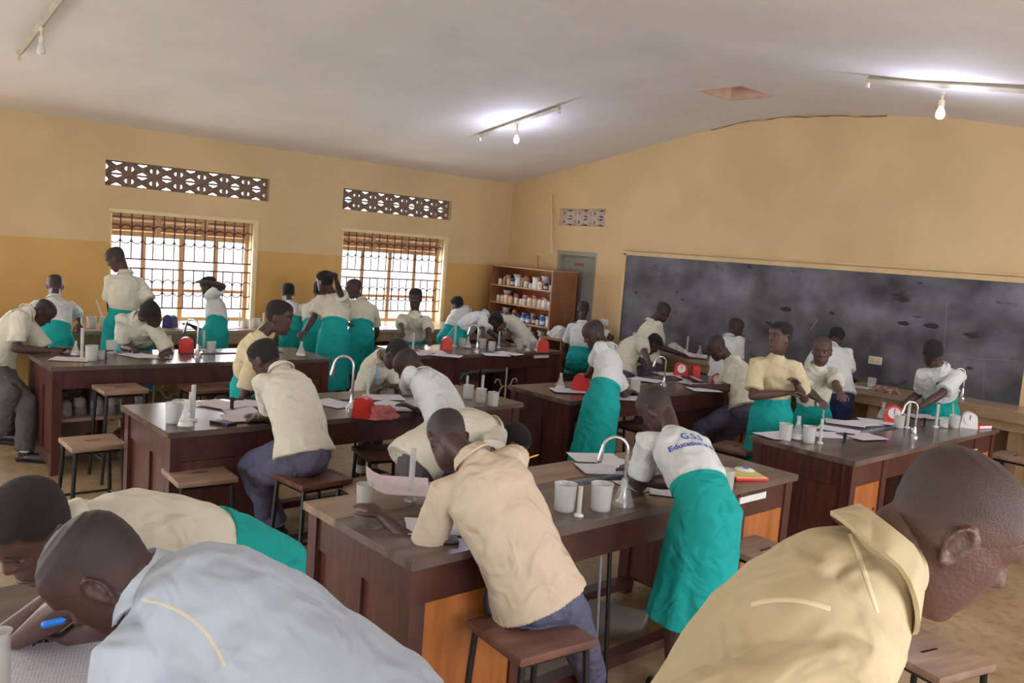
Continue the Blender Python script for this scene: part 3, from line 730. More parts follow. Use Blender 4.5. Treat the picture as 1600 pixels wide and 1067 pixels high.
def finish(o, vox, sm=3, disp=0, dsz=.12, smf=.5):
    md = o.modifiers.new('remesh', 'REMESH'); md.mode = 'VOXEL'; md.voxel_size = vox; md.use_smooth_shade = True
    md = o.modifiers.new('smooth', 'SMOOTH'); md.iterations = sm; md.factor = smf
    if disp:
        key = 'folds%.2f' % dsz
        tx = bpy.data.textures.get(key)
        if not tx: tx = bpy.data.textures.new(key, 'CLOUDS'); tx.noise_scale = dsz; tx.noise_depth = 1
        md = o.modifiers.new('folds', 'DISPLACE'); md.texture = tx; md.strength = disp; md.mid_level = .36; md.texture_coords = 'LOCAL'
    return o
P3 = {}
def person(key, label, hip, neck, head, face, yaw, ns=1, hs=1, hips=None, seated=False, lower='skirt', shirt='cream', collar=True, tucked=None, handL=None, handR=None,
           elbL=None, elbR=None, kneeL=None, kneeR=None, footL=None, footR=None, hair='hair', full=.5, vox=.011, skin='skin', size=1.0, legyaw=None, pocket=False, sleeve=.80, arch=.05,
           curl=.55, group='students in cream shirts', lcol=None, roll=0, hsc=1.0, poleL=None, poleR=None, palmL=None, palmR=None, belly=1.0, hem=.45, eyes=False, sw=1.0, shd=.055):
    """hip: world point or (px, py, z). neck, head: pixels (or world Vectors). face: (yaw, pitch) in degrees of the head. yaw: of the body."""
    W3 = lambda p: p if isinstance(p, Vector) else at(*p)
    s = size; hip = W3(hip)
    fy = V((math.cos(math.radians(yaw)), math.sin(math.radians(yaw)), 0)); rt = V((fy.y, -fy.x, 0))
    nk = neck if isinstance(neck, Vector) else on_ray(neck, hip, LSEG['torso']*s, ns)
    hd = head if isinstance(head, Vector) else on_ray(head, nk, LSEG['neck']*s, hs)
    spine = (nk-hip).normalized()
    sh_ax = (rt-spine*rt.dot(spine)).normalized()         # to the person's right
    chest = sh_ax.cross(spine)*-1
    if chest.dot(fy) < 0 and abs(spine.z) > .3: chest = -chest
    back = -chest
    if roll: sh_ax = (sh_ax*math.cos(roll)+spine*math.sin(roll)).normalized()
    mid = (hip+nk)/2+back*arch*s
    def sp(t):      # spine curve, t may run past the ends
        if t < 0: return hip+(mid-hip).normalized()*t*LSEG['torso']*s
        if t > 1: return nk+(nk-mid).normalized()*(t-1)*LSEG['torso']*s
        return hip*(1-t)**2*1+mid*2*t*(1-t)+nk*t*t
    base = V((hip.x, hip.y, 0))
    root = thing('person', label, 'person', base, world=True, group=None)
    yf, pf = math.radians(face[0]), math.radians(face[1]); rf = math.radians(face[2]) if len(face) > 2 else 0
    ff = V((math.cos(yf)*math.cos(pf), math.sin(yf)*math.cos(pf), math.sin(pf)))
    hx = V((math.sin(yf), -math.cos(yf), 0)); hz = hx.cross(ff)
    hx, hz = hx*math.cos(rf)+hz*math.sin(rf), hz*math.cos(rf)-hx*math.sin(rf)
    HM = Matrix((hx, ff, hz)).transposed().to_4x4(); HM.translation = hd
    hsz = s*hsc
    # ---- joints
    shw = .158*s*(1 if lower == 'trousers' else .93)*sw
    shp = {1: nk-spine*shd*s+sh_ax*shw+chest*.012*s, -1: nk-spine*shd*s-sh_ax*shw+chest*.012*s}
    legf = V((math.cos(math.radians(legyaw if legyaw is not None else yaw)), math.sin(math.radians(legyaw if legyaw is not None else yaw)), 0)); legr = V((legf.y, -legf.x, 0))
    arms = {}
    for sd, hand, elb, pole, palm in ((1, handR, elbR, poleR, palmR), (-1, handL, elbL, poleL, palmL)):
        if hand is None: hand = shp[sd]+V((0, 0, -.50*s))+fy*.10*s+rt*sd*.05
        hand = W3(hand); pl = V(pole) if pole else (rt*sd*.6+V((0, 0, -1))-fy*.4)
        e, w = ik(shp[sd], hand, LSEG['uarm']*s, LSEG['farm']*s, pl, elb)
        arms[sd] = (e, w, V(palm) if palm else V((0, 0, -1)))
    legs = {}
    for sd, knee, foot in ((1, kneeR, footR), (-1, kneeL, footL)):
        hj = hip+legr*sd*.085*s-V((0, 0, .03))
        if foot is None:
            foot = V((hip.x, hip.y, 0))+legr*sd*.10*s+(legf*.40*s if seated else V((0, 0, 0)))
        foot = W3(foot); ank = foot+V((0, 0, .085))
        pl = legf*1+V((0, 0, .9 if seated else 0))+legr*sd*.15
        lt, ls = LSEG['thigh']*s, LSEG['shin']*s
        if not seated: q_ = (ank-hj).length*1.004/(lt+ls); lt, ls = lt*q_, ls*q_
        k, a2 = ik(hj, ank, lt, ls, pl, knee)
        legs[sd] = (hj, k, a2)
    P3[key] = dict(hip=hip, neck=nk, head=hd, arms=arms, legs=legs, root=root, sh=shp, chest=chest, spine=spine, ax=sh_ax, sp=sp)
    # ---- body: one continuous skin surface
    bm = bmesh.new()
    head_mesh(bm, HM, hsz)
    for sd in (-1, 1):
        em = HM @ Matrix.Translation((sd*.0745*hsz, -.006*hsz, -.004*hsz)) @ Matrix.Rotation(sd*.35, 4, 'Z') @ Matrix.Rotation(.16, 4, 'X')
        if vox > .0075: ball(bm, em.translation, (.0085*hsz, .019*hsz, .033*hsz), 10, em.to_3x3().to_4x4())
        else:
            rim = [em @ V((sd*.004*hsz+.0, (.019-.004*(math.sin(t) < 0))*hsz*math.cos(t), .033*hsz*math.sin(t)*(1 if math.sin(t) > 0 else .85))) for t in [2*PI*i/20 for i in range(21)]]
            tube(bm, rim, .0048*hsz, 6, caps=(0, 0)); ball(bm, em @ V((-sd*.005*hsz, .006*hsz, 0)), (.006*hsz, .013*hsz, .026*hsz), 10, em.to_3x3().to_4x4())
            ball(bm, em @ V((0, .012*hsz, -.006*hsz)), (.006*hsz, .006*hsz, .008*hsz), 8, em.to_3x3().to_4x4())
            ball(bm, em @ V((0, .002*hsz, -.027*hsz)), (.006*hsz, .009*hsz, .009*hsz), 8, em.to_3x3().to_4x4())
    if eyes:
        for sd in (-1, 1): ball(bm, HM @ V((sd*.0305*hsz, .0722*hsz, .0235*hsz)), .0128*hsz, 12)
    nb = HM @ V((0, -.028*hsz, -.045*hsz)); nr = (.045 if lower != 'trousers' else .050)*s
    tube(bm, [nk-spine*.05*s, nk+spine*.02*s, lerp(nk, nb, .6), nb], [(nr*1.3, nr*1.15), (nr*1.05, nr), (nr, nr), (nr*1.0, nr*1.05)], 14, sh_ax.cross(spine))
    cr = chest
    tube(bm, [sp(t) for t in (-.05, .15, .4, .65, .85, .97)], [(.115*s, .075*s), (.11*s, .078*s), (.115*s, .08*s), (.135*s, .088*s), (.12*s, .078*s), (.06*s, .055*s)], 18, cr)
    tube(bm, [shp[-1], shp[1]], .034*s, 10, caps=(1, 1))
    for sd in (-1, 1):
        e, w, palm = arms[sd]; a = shp[sd]
        tube(bm, [a, lerp(a, e, .35), lerp(a, e, .8), e], [.034*s, .038*s, .037*s, .036*s], 10)
        tube(bm, [e, lerp(e, w, .3), lerp(e, w, .75), w], [.037*s, .039*s, .029*s, .0235*s], 10)
        hd_dir = (w-e).normalized()
        hd_dir = (hd_dir + (V((0, 0, .0)))).normalized()
        if w.z < 1.02 and hd_dir.z < -.25 and w.z > .86 and not palm.x: hd_dir = V((hd_dir.x, hd_dir.y, -.12)).normalized()
        hand_mesh(bm, w, hd_dir, palm, sd, curl, s)
    for sd in (-1, 1):
        h, k, a = legs[sd]
        tube(bm, [h, lerp(h, k, .4), lerp(h, k, .9), k], [.066*s, .066*s, .054*s, .052*s], 12)
        tube(bm, [k, lerp(k, a, .3), lerp(k, a, .75), a], [.050*s, .053*s, .036*s, .031*s], 12)
        tube(bm, [a, a+V((0, 0, -.05))+legf*.04, a+V((0, 0, -.062))+legf*.12], [.032*s, .030*s, .022*s], 8)
    body = obj('body', bm, skin, root); finish(body, vox*.9, 2)
    # ---- hair
    bm = bmesh.new(); head_mesh(bm, HM, hsz, n=64 if vox < .0085 else 36, off=hair_off(.006 if hair == 'hair' else .0030, full if hair == 'hair' else 0))
    obj('hair', bm, hair+('2' if skin == 'skin2' else ''), root)
    if eyes:
        for sd in (-1, 1):
            bm = bmesh.new(); c = HM @ V((sd*.0305*hsz, .0728*hsz, .0175*hsz)); ball(bm, c, .0108*hsz, 14); ey = obj('eye', bm, 'eye', root)
            bm = bmesh.new(); ball(bm, c+(ff*.0062-hz*.001)*hsz, .0060*hsz, 12); obj('iris', bm, 'iris', ey)
            bm = bmesh.new()
            pts = [HM @ V(((sd*.031+(.021*(i/6-.5)*2))*hsz, (.094-.006*abs(i/6-.5)*2-.0)*hsz, (.040+.004*math.sin(i/6*PI))*hsz)) for i in range(7)]
            tube(bm, pts, [.0012, .0028, .0032, .0034, .0032, .0028, .0012], 6); obj('eyebrow', bm, 'hair', root)
        bm = bmesh.new()
        tube(bm, [HM @ V((x*hsz, (.0965-.45*abs(x)**1.2)*hsz, (-.0625+.0)*hsz)) for x in (-.021, -.012, 0, .012, .021)], [.002, .0055, .0065, .0055, .002], 8)
        obj('lips', bm, 'lip', root)
    # ---- shirt
    if tucked is None: tucked = lower == 'skirt'
    bm = bmesh.new(); k = s*belly*(1 if lower == 'trousers' else .93)
    if tucked: ts = [(.20, .120, .095), (.29, .148, .120), (.38, .162, .127), (.55, .165, .122), (.75, .172, .118), (.87, .150, .100), (.96, .095, .075), (1.02, .062, .060)]
    else: ts = [(-.07 if seated else -.14, .198, .165), (-.02, .190, .158), (.15, .172, .132), (.35, .170, .128), (.55, .175, .125), (.75, .180, .122), (.87, .158, .104), (.96, .10, .08), (1.02, .066, .063)]
    rf_ = [cr]*len(ts)
    tube(bm, [sp(t[0]) for t in ts], [(t[1]*k, t[2]*k) for t in ts], 26, rf_, caps=(0, 1) if not tucked else (1, 1))
    tube(bm, [lerp(shp[-1], nk, .05), lerp(shp[1], nk, .05)], .052*s, 12)
    for sd in (-1, 1):
        e, w, _ = arms[sd]; a = shp[sd]; inn = lerp(a, nk, .35)-spine*.03*s
        tube(bm, [inn, a, lerp(a, e, .4), lerp(a, e, sleeve)], [.053*s, .061*s, .063*s, .070*s], 16, caps=(1, 0))
    sh = obj('shirt', bm, shirt, root); finish(sh, vox, 2 if vox < .008 else 1, .020*s, .11)
    # ---- collar
    bm = bmesh.new()
    c0 = nk+spine*.012*s; nd = (nb-nk).normalized(); nd = (nd+spine).normalized()
    a1 = (sh_ax-nd*sh_ax.dot(nd)).normalized(); a2 = a1.cross(nd)
    if a2.dot(chest) < 0: a2 = -a2
    rr = nr*1.16; n = 28; rows = []
    prof = [(0, -.006), (.002, .034), (.010, .040), (.030, .008), (.026, .003), (.008, .030)] if collar else [(0, -.020), (.003, .002), (.009, .006), (.016, -.012), (.009, -.020)]
    for j in range(n):
        t = 2*PI*j/n; fr = math.cos(t)   # 1 at the throat
        dro = (.052 if collar else .022)*max(0, fr)**1.5*s; row = []
        for (o_, h_) in prof: row.append(bm.verts.new(c0+(a1*math.sin(t)+a2*math.cos(t))*(rr+o_*s)+nd*(h_*s-dro)))
        rows.append(row)
    for j in range(n):
        for q in range(len(prof)): bm.faces.new((rows[j][q], rows[(j+1) % n][q], rows[(j+1) % n][(q+1) % len(prof)], rows[j][(q+1) % len(prof)]))
    obj('collar', bm, shirt, root)
    # ---- lower garment
    hj = {sd: legs[sd] for sd in (-1, 1)}
    if lower == 'skirt':
        lc = lcol or 'teal'; bm = bmesh.new(); w0, w1 = sp(.30 if not seated else .26), sp(.16)
        if not seated:
            kn = (legs[1][1]+legs[-1][1])/2; bot = V((hip.x, hip.y, hem))+fy*.05*s
            pts = [w0, w1, sp(.02)-back*0, lerp(hip, bot, .28), lerp(hip, bot, .6), bot]
            rad = [(.138, .112), (.140, .118), (.168, .148), (.176, .158), (.186, .168), (.208, .186)]
            tube(bm, pts, [(a*s, b*s) for a, b in rad], 48, [cr, cr, cr, fy, fy, fy], wav=lambda u, t: .055*max(0, u-.35)*math.sin(t*7+u*2+hip.x*3)+.03*max(0, u-.35)*math.sin(t*11+1), caps=(0, 0))
        else:
            tube(bm, [w0, w1, sp(-.08)], [(.138*s, .112*s), (.15*s, .125*s), (.185*s, .16*s)], 24, cr, caps=(0, 1))
            km = (legs[1][1]+legs[-1][1])/2; am = (legs[1][2]+legs[-1][2])/2
            tube(bm, [hip-legf*.05, lerp(hip, km, .6), km+legf*.03, lerp(km, am, .3)], [(.17*s, .12*s), (.175*s, .11*s), (.175*s, .10*s), (.19*s, .12*s)], 28, V((0, 0, 1)) if False else legf, caps=(1, 0))
        g = obj('skirt', bm, lc, root); finish(g, vox, 2, .012*s, .14)
        bm = bmesh.new(); b0 = tube(bm, [sp(.31 if not seated else .27), sp(.25 if not seated else .21)], [(.1445*s, .1185*s), (.1445*s, .1195*s)], 30, cr, caps=(0, 0)); obj('waistband', bm, lc, g)
    else:
        lc = lcol or 'grey'; bm = bmesh.new()
        tube(bm, [sp(.20), sp(.04), hip-V((0, 0, .05))], [(.135*s, .105*s), (.155*s, .125*s), (.145*s, .12*s)], 22, cr, caps=(0, 1))
        if seated: ball(bm, hip-V((0, 0, .03)), (.155*s, .150*s, .090*s), 18)
        for sd in (-1, 1):
            h, kk, a = legs[sd]
            tube(bm, [h, lerp(h, kk, .4), lerp(h, kk, .85), kk], [.105*s, .100*s, .084*s, .080*s], 16)
            tube(bm, [kk, lerp(kk, a, .4), lerp(kk, a, .97)], [.079*s, .078*s, .072*s], 16, caps=(1, 0))
        g = obj('trousers', bm, lc, root); finish(g, vox, 2, .016*s, .10)
    # ---- shoes and socks
    for sd in (-1, 1):
        h, kk, a = legs[sd]
        fl = (a-kk); tl = V((fl.x, fl.y, 0)); d = legf
        g0 = a-V((0, 0, .085))
        bm = bmesh.new(); tube(bm, [a+(kk-a).normalized()*.07, a+V((0, 0, -.01))], [.040*s, .042*s], 12, caps=(0, 1)); obj('sock', bm, 'sock', root)
        bm = bmesh.new(); up = V((0, 0, 1))
        tube(bm, [g0+up*.030-d*.045, g0+up*.045-d*.01, g0+up*.044+d*.05, g0+up*.034+d*.12, g0+up*.030+d*.165], [(.028, .033), (.043, .038), (.040, .042), (.030, .044), (.026, .038)], 14, V((0, 0, 1)))
        tube(bm, [g0+up*.05-d*.005, a+V((0, 0, .005))], [.042, .044], 12, caps=(0, 0))
        so = obj('shoe', bm, 'shoe', root)
        bm = bmesh.new(); tube(bm, [g0+up*.008-d*.055, g0+up*.008+d*.03, g0+up*.008+d*.13, g0+up*.008+d*.175], [(.008, .034), (.008, .038), (.008, .048), (.008, .036)], 14, V((0, 0, 1)), caps=(1, 1)); obj('sole', bm, 'black', so)
    return root
def badge(key, px_, py_, mt='print', sc=1):
    "small shield sewn on the shirt"
    d = P3[key]; c = on_ray((px_, py_), d['sp'](.72), .145, -1)
    n = (CP-c).normalized(); n = (d['chest']*1.6+n).normalized(); ax = d['ax']; up = d['spine']
    bm = bmesh.new(); q = [(-.02, .024), (.02, .024), (.02, -.004), (0, -.026), (-.02, -.004)]
    f = [bm.verts.new(c+n*.012+(ax*x+up*z)*sc) for x, z in q]; g = [bm.verts.new(c-n*.006+(ax*x+up*z)*sc) for x, z in q]
    bm.faces.new(f); bm.faces.new(list(reversed(g)))
    for i in range(5): bm.faces.new((f[i], g[i], g[(i+1) % 5], f[(i+1) % 5]))
    o = obj('badge', bm, mt, d['root'], smooth=False)
TR = dict(lower='trousers', tucked=False, hair='shaved')
B = .905      # height of a wrist resting on a bench
def D(x, y, d): return CP + ray(x, y)*d
SK = dict(lower='skirt')
# ---- nearest three
person('P33', 'person in yellowish shirt stooping in the lower right foreground, head in profile', D(1075, 1285, 1.27), D(1368, 888, 1.235), D(1480, 830, 1.22), (-56, -37), -62, shirt='sand', handR=D(1160, 1560, 1.0), handL=D(1340, 1560, 1.5), vox=.0055, size=1.1, arch=.05, sleeve=.85, lower='trousers', tucked=False, hair='shaved', skin='skin2', hsc=.89, shd=.12, sw=.82, belly=.95)
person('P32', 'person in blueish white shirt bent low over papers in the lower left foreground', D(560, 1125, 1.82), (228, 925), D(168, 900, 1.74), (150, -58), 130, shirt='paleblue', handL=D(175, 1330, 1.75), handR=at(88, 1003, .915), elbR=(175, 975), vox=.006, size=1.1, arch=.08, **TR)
person('P31', 'person leaning low at the left edge, turquoise skirt, face turned down', D(398, 885, 2.56), D(122, 832, 2.22), D(52, 830, 2.10), (214, -42), 165, shirt='cream', handL=D(10, 985, 2.3), handR=at(30, 1000, .915), elbL=(90, 935), elbR=(100, 950), vox=.0065, size=1.08, hair='hair', skin='skin2', eyes=True, arch=.05, full=.15)
# ---- nearest bench
person('P29', 'person in beige shirt hunched on a stool at the nearest bench, back turned', (838, 925, .74), (742, 722), (700, 686), (70, -55), 62, seated=True, shirt='peach', handL=(598, 808, B+.01), elbL=(662, 868), handR=(760, 790, B), poleR=(0, .5, -1), vox=.007, arch=.07, footR=at(925, 1090, 0), legyaw=50, **TR)
person('P30', 'person in turquoise skirt bent over the nearest bench, blue lettering across the shirt back', (1106, 800, .93), (1052, 682), (1027, 640), (100, -50), 74, shirt='white', handR=(1000, 752, B+.02), handL=(985, 735, B+.02), elbR=(1012, 780), elbL=(1000, 745), vox=.007, hair='shaved', collar=False, hem=.41, sw=1.12, belly=1.0, sleeve=.7, shd=.04)
person('P28', 'person in yellowish shirt bent double behind the beige shirt, black hair beside a pencil', atY(655, 715, 3.72), (765, 672), (800, 692), (-42, -45), -42, shirt='cream', arch=.12, handR=(740, 800, B), handL=(780, 760, B), vox=.008, lower='trousers', tucked=False, hair='hair', lcol='khaki')
# ---- left middle bench
person('P25', 'person in off-white shirt and grey trousers sitting at the left middle bench, back turned', (475, 702, .82), (440, 585), (415, 562), (120, -35), 110, seated=True, shirt='cream', handL=(400, 650, B), handR=(420, 655, B), elbL=(430, 650), legyaw=180, kneeL=(380, 722), kneeR=(390, 722), footL=at(420, 838, .16), footR=at(432, 842, .16), vox=.008, lower='trousers', tucked=False, hair='hair')
person('P6', 'person standing in profile behind the left middle bench, looking right', atY(392, 600, 5.95), (405, 528), (436, 496), (-42, -12), -35, shirt='yellow', collar=False, handR=atY(412, 590, 5.75), handL=atY(420, 585, 5.8), vox=.009, hair='hair', eyes=True, skin='skin', ns=-1)
person('P26', 'person writing with bowed head beyond the tap of the left middle bench', atY(580, 612, 6.05), (597, 560), (617, 553), (-70, -55), -65, shirt='cream', handR=(592, 608, B), handL=(622, 604, B), vox=.009, hair='hair', ns=-1, hs=-1)
person('P27', 'person in white shirt leaning at the right end of left middle bench', at(702, 668, .92), (662, 592), (640, 573), (135, -50), 135, shirt='white', handL=(636, 622, B), handR=(650, 640, B), elbL=(636, 645), vox=.009, lower='trousers', tucked=False, hair='shaved')
# ---- far left bench
person('P1', 'person in grey trousers sitting with crossed legs at the far left bench end', at(-8, 566, .78), (42, 490), (66, 489), (-35, -50), -35, seated=True, shirt='cream', handR=(78, 548, B), handL=(100, 545, B), elbR=(15, 540), kneeR=(50, 605), kneeL=(20, 600), footR=at(38, 722, 0), footL=D(8, 690, 7.2), vox=.009, lcol='khaki', lower='trousers', tucked=False, hair='shaved')
person('P4', 'person facing the camera with head bowed sideways over the far left bench', atY(212, 545, 8.32), (216, 499), (238, 491), (215, -60), 225, shirt='cream', handR=(207, 546, B), handL=(257, 553, B), elbR=(192, 530), vox=.011, ns=-1, hs=-1)
person('P2', 'person in turquoise skirt leaning onto the window counter left of the window', atY(86, 530, 9.15), (85, 470), (86, 448), (80, -35), 80, shirt='white', handR=atY(124, 507, 9.4), elbR=(121, 492), handL=atY(60, 512, 9.5), vox=.012, hair='shaved')
person('P3', 'tallest person at the left window, back turned, head bent left, turquoise skirt', atY(190, 505, 9.15), (196, 430), (182, 405), (150, -35), 100, shirt='cream', handL=atY(176, 506, 9.45), handR=atY(232, 500, 9.2), elbR=(238, 478), vox=.011, hair='shaved', size=1.03)
person('P5', 'person at the left window holding one hand to the head, turquoise skirt', atY(336, 520, 9.1), (334, 470), (326, 449), (140, -20), 150, shirt='white', handL=atY(322, 441, 8.98), elbL=(347, 446), handR=atY(302, 510, 9.5), vox=.011, skin='skin')
# ---- between the windows
person('P7', 'person in turquoise skirt seen from behind at the wall between the windows', atY(460, 518, 9.2), (453, 478), (450, 458), (70, -25), 65, shirt='white', handR=atY(475, 520, 9.45), vox=.012)
person('P8', 'person half hidden behind the girl who holds her head, turquoise skirt', atY(492, 520, 8.95), (493, 476), (500, 455), (60, -15), 60, shirt='cream', vox=.012)
person('P9', 'person with raised arm across the black hair, long turquoise skirt, in the aisle', atY(522, 522, 8.25), (522, 464), (508, 441), (110, -15), 80, shirt='cream', collar=False, handR=atY(524, 434, 8.15), elbR=(526, 472), handL=atY(470, 530, 8.2), elbL=(500, 520), vox=.010, full=1.0, size=1.04, hem=.38)
person('P10', 'person right of the raised arm looking back left, turquoise skirt, before the right window', atY(564, 522, 8.75), (565, 472), (553, 451), (175, -10), 80, shirt='cream', vox=.011, hair='shaved', size=1.0, handL=atY(543, 505, 8.7))
person('P11', 'person facing the camera below the right window, badge on the shirt, writing', atY(643, 546, 8.45), (648, 492), (649, 467), (232, -12), 235, shirt='cream', handR=(628, 548, B), handL=(672, 543, B), vox=.010, eyes=True, ns=-1, hs=-1)
person('P12', 'person bending at the window counter right of the window, seen from behind', atY(700, 528, 9.15), (727, 486), (715, 477), (110, -30), 20, shirt='white', vox=.012, handR=atY(745, 520, 9.4))
person('P13', 'person bent over the farthest bench from the left, head down above the beakers', atY(712, 532, 8.35), (756, 494), (772, 502), (-42, -55), -40, shirt='white', handR=(755, 541, B), handL=(790, 536, B), vox=.010, hair='hair', arch=.10)
person('P14', 'person bent over the farthest bench from the right, badge on the shirt, head hidden', atY(822, 538, 8.4), (786, 500), (776, 512), (150, -60), 160, shirt='cream', handL=(770, 541, B), handR=(800, 536, B), vox=.010, lower='trousers', tucked=False, hair='hair', arch=.10, lcol='navy')
person('P15', 'person in turquoise skirt on a stool before the store room door, back turned', atX(905, 558, 8.35), (910, 506), (911, 484), (40, -15), 45, seated=True, shirt='white', handL=atX(885, 560, 8.5), handR=atX(940, 550, 8.6), vox=.010, hair='shaved')
# ---- middle bench
person('P16', 'person with turquoise skirt hanging before the corner of the middle bench, head bent left', atY(940, 628, 4.45), (950, 548), (929, 523), (150, -35), 115, shirt='white', handL=(910, 603, B), elbL=(945, 605), handR=(985, 612, B), vox=.008, hair='shaved', hem=.36, ns=1)
person('P17', 'person bowed over papers beyond the middle bench tap, grey trousers', at(972, 585, .80), (993, 532), (1019, 538), (-35, -55), -30, shirt='cream', handR=(1020, 587, B), handL=(1035, 584, B), elbR=(985, 590), seated=True, vox=.009, lower='trousers', tucked=False, hair='hair')
person('P18', 'person standing in profile at the left end of the blackboard counter', atX(1012, 562, 8.30), (1017, 505), (1035, 487), (-35, -25), -20, shirt='cream', handR=atX(1062, 552, 8.6), elbR=(1022, 545), vox=.010, lower='trousers', tucked=False, hair='shaved')
person('P19', 'person seated at the right end of the middle bench writing, facing left', at(1165, 636, .76), (1142, 566), (1120, 543), (145, -40), 145, seated=True, shirt='cream', handL=(1095, 603, B), handR=(1085, 595, B), elbL=(1145, 605), kneeL=(1094, 652), kneeR=(1105, 640), footL=at(1112, 735, 0), vox=.008, lower='trousers', tucked=False, hair='shaved')
person('P20', 'person in white looking right at the blackboard counter behind the seated writer', atX(1130, 585, 8.2), (1139, 531), (1149, 513), (-30, -15), -20, shirt='white', vox=.010, lower='trousers', tucked=False, hair='shaved', handR=atX(1150, 590, 8.5))
# ---- right bench
person('P21', 'person in plain yellow shirt and turquoise skirt standing beside the right bench, looking left', atY(1205, 645, 3.62), (1213, 560), (1219, 527), (165, -5), 212, shirt='yellow', collar=False, handR=atY(1228, 614, 3.40), handL=atY(1244, 600, 3.36), elbR=(1176, 618), elbL=(1264, 648), vox=.007, hair='hair', skin='skin2', eyes=True, full=.4, hs=-1, ns=-1)
person('P22', 'person holding a glass cylinder at the right bench, open collar, turquoise skirt', atY(1270, 650, 3.70), (1276, 576), (1284, 549), (205, -12), 235, shirt='cream', handR=atY(1283, 628, 3.30), handL=(1338, 690, B+.01), elbR=(1250, 642), elbL=(1300, 655), vox=.0075, hair='shaved', skin='skin2', eyes=True, ns=-1, hs=-1)
person('P23', 'person with back turned at the blackboard counter, navy trousers, head bent out of sight', atX(1305, 608, 8.15), (1298, 545), (1306, 530), (20, -45), 25, shirt='white', handR=atX(1332, 590, 8.5), elbR=(1326, 585), vox=.010, lower='trousers', tucked=False, hair='hair', lcol='navy')
person('P24', 'person with shield badge reading at the far end of the right bench, head bowed', atX(1468, 640, 8.12), (1470, 577), (1457, 553), (205, -55), 205, shirt='white', handR=(1410, 632, B+.02), handL=(1425, 645, B+.02), elbL=(1492, 632), elbR=(1440, 612), vox=.008, hair='hair', eyes=False, ns=-1, hs=-1, full=.9)
# ---------------------------------------------------------------- glassware and small things
def mk(name, cat): o = thing(name, '', cat); return o
def proto_beaker(h, r, mt='plastic', fill=.22, name='beaker', handle=False):
    t = mk(name, 'beaker'); bm = bmesh.new()
    lathe(bm, [(0, 0), (r*.86, 0), (r*.90, .004), (r, h*.96), (r*1.06, h), (r*1.02, h), (r*.95, h*.95), (r*.86, .006), (0, .006)], n=22)
    obj('beaker_wall', bm, mt, t); bm = bmesh.new(); k = r*.86
    lathe(bm, [(0, .007), (k*.98, .007), (k*(1+.1*fill), h*fill), (0, h*fill)], n=20); obj('liquid', bm, 'liquid', t)
    if handle:
        bm = bmesh.new(); tube(bm, bent([(r*.9, 0, h*.8), (r*1.5, 0, h*.78), (r*1.45, 0, h*.3), (r*.9, 0, h*.28)]), .005, 6); obj('handle', bm, mt, t)
    return t
def proto_cyl(h, r):
    t = mk('measuring_cylinder', 'measuring cylinder'); bm = bmesh.new()
    lathe(bm, [(0, .006), (r, .008), (r, h*.97), (r*1.18, h), (r*.95, h), (r*.85, h*.96), (r*.85, .012), (0, .012)], n=16); obj('tube', bm, 'plastic', t)
    bm = bmesh.new(); lathe(bm, [(0, 0), (r*2.2, 0), (r*2.2, .006), (r*1.1, .012), (0, .012)], n=6); obj('foot', bm, 'whiteplastic', t); return t
def proto_flask(h, r):
    t = mk('conical_flask', 'flask'); bm = bmesh.new()
    lathe(bm, [(0, 0), (r*.93, 0), (r, .008), (r*.97, .02), (r*.30, h*.72), (r*.28, h*.95), (r*.36, h), (r*.30, h), (r*.23, h*.94), (r*.25, h*.72), (r*.90, .02), (0, .006)], n=22); obj('flask_wall', bm, 'glass', t)
    bm = bmesh.new(); lathe(bm, [(0, .007), (r*.88, .012), (r*.74, h*.2), (0, h*.2)], n=20); obj('liquid', bm, 'liquid', t); return t
def proto_scale(mt='red', dark=False):
    t = mk('spring_scale', 'kitchen scale'); bm = bmesh.new(); pr = []
    for i in range(13):
        a = PI*i/12; pr.append((math.cos(a)*.062, .085+math.sin(a)*.055))
    pr += [(-.072, .0), (.072, .0)]
    f = [bm.verts.new((x, -.045, z)) for x, z in pr]; g = [bm.verts.new((x*.85, .045, z)) for x, z in pr]
    bm.faces.new(f); bm.faces.new(list(reversed(g)))
    for i in range(len(f)): bm.faces.new((f[i], g[i], g[(i+1) % len(f)], f[(i+1) % len(f)]))
    b = obj('scale_body', bm, mt, t)
    bm = bmesh.new(); tube(bm, [(0, -.046, .082), (0, -.050, .082)], .045, 24, caps=(0, 0)); dl = obj('dial', bm, 'dial', t)
    bm = bmesh.new(); box(bm, -.003, -.053, .078, .003, -.051, .12); obj('needle', bm, 'red' if mt == 'red' else 'black', dl)
    return t
def proto_tap(h, reach=.12, mt='chrome'):
    t = mk('gooseneck_tap', 'tap'); bm = bmesh.new(); r = reach/2
    pts = [V((0, 0, .02)), V((0, 0, h-r))]+[V((-r+r*math.cos(a), 0, h-r+r*math.sin(a))) for a in [PI*i/10 for i in range(1, 10)]]+[V((-2*r-.003, 0, h-r-.01)), V((-2*r-.012, 0, h-r-.055))]
    tube(bm, pts, [.0085]*(len(pts)-2)+[.010, .013], 12, V((0, 1, 0))); obj('spout', bm, mt, t)
    bm = bmesh.new(); lathe(bm, [(0, 0), (.034, 0), (.034, .010), (.020, .022), (.013, .05), (.011, .09), (0, .09)], n=18); obj('base', bm, mt, t)
    bm = bmesh.new(); tube(bm, [(0, 0, .045), (0, .05, .05)], .006, 8); tube(bm, [(0, .05, .035), (0, .05, .066)], .007, 8); obj('handle', bm, mt, t); return t
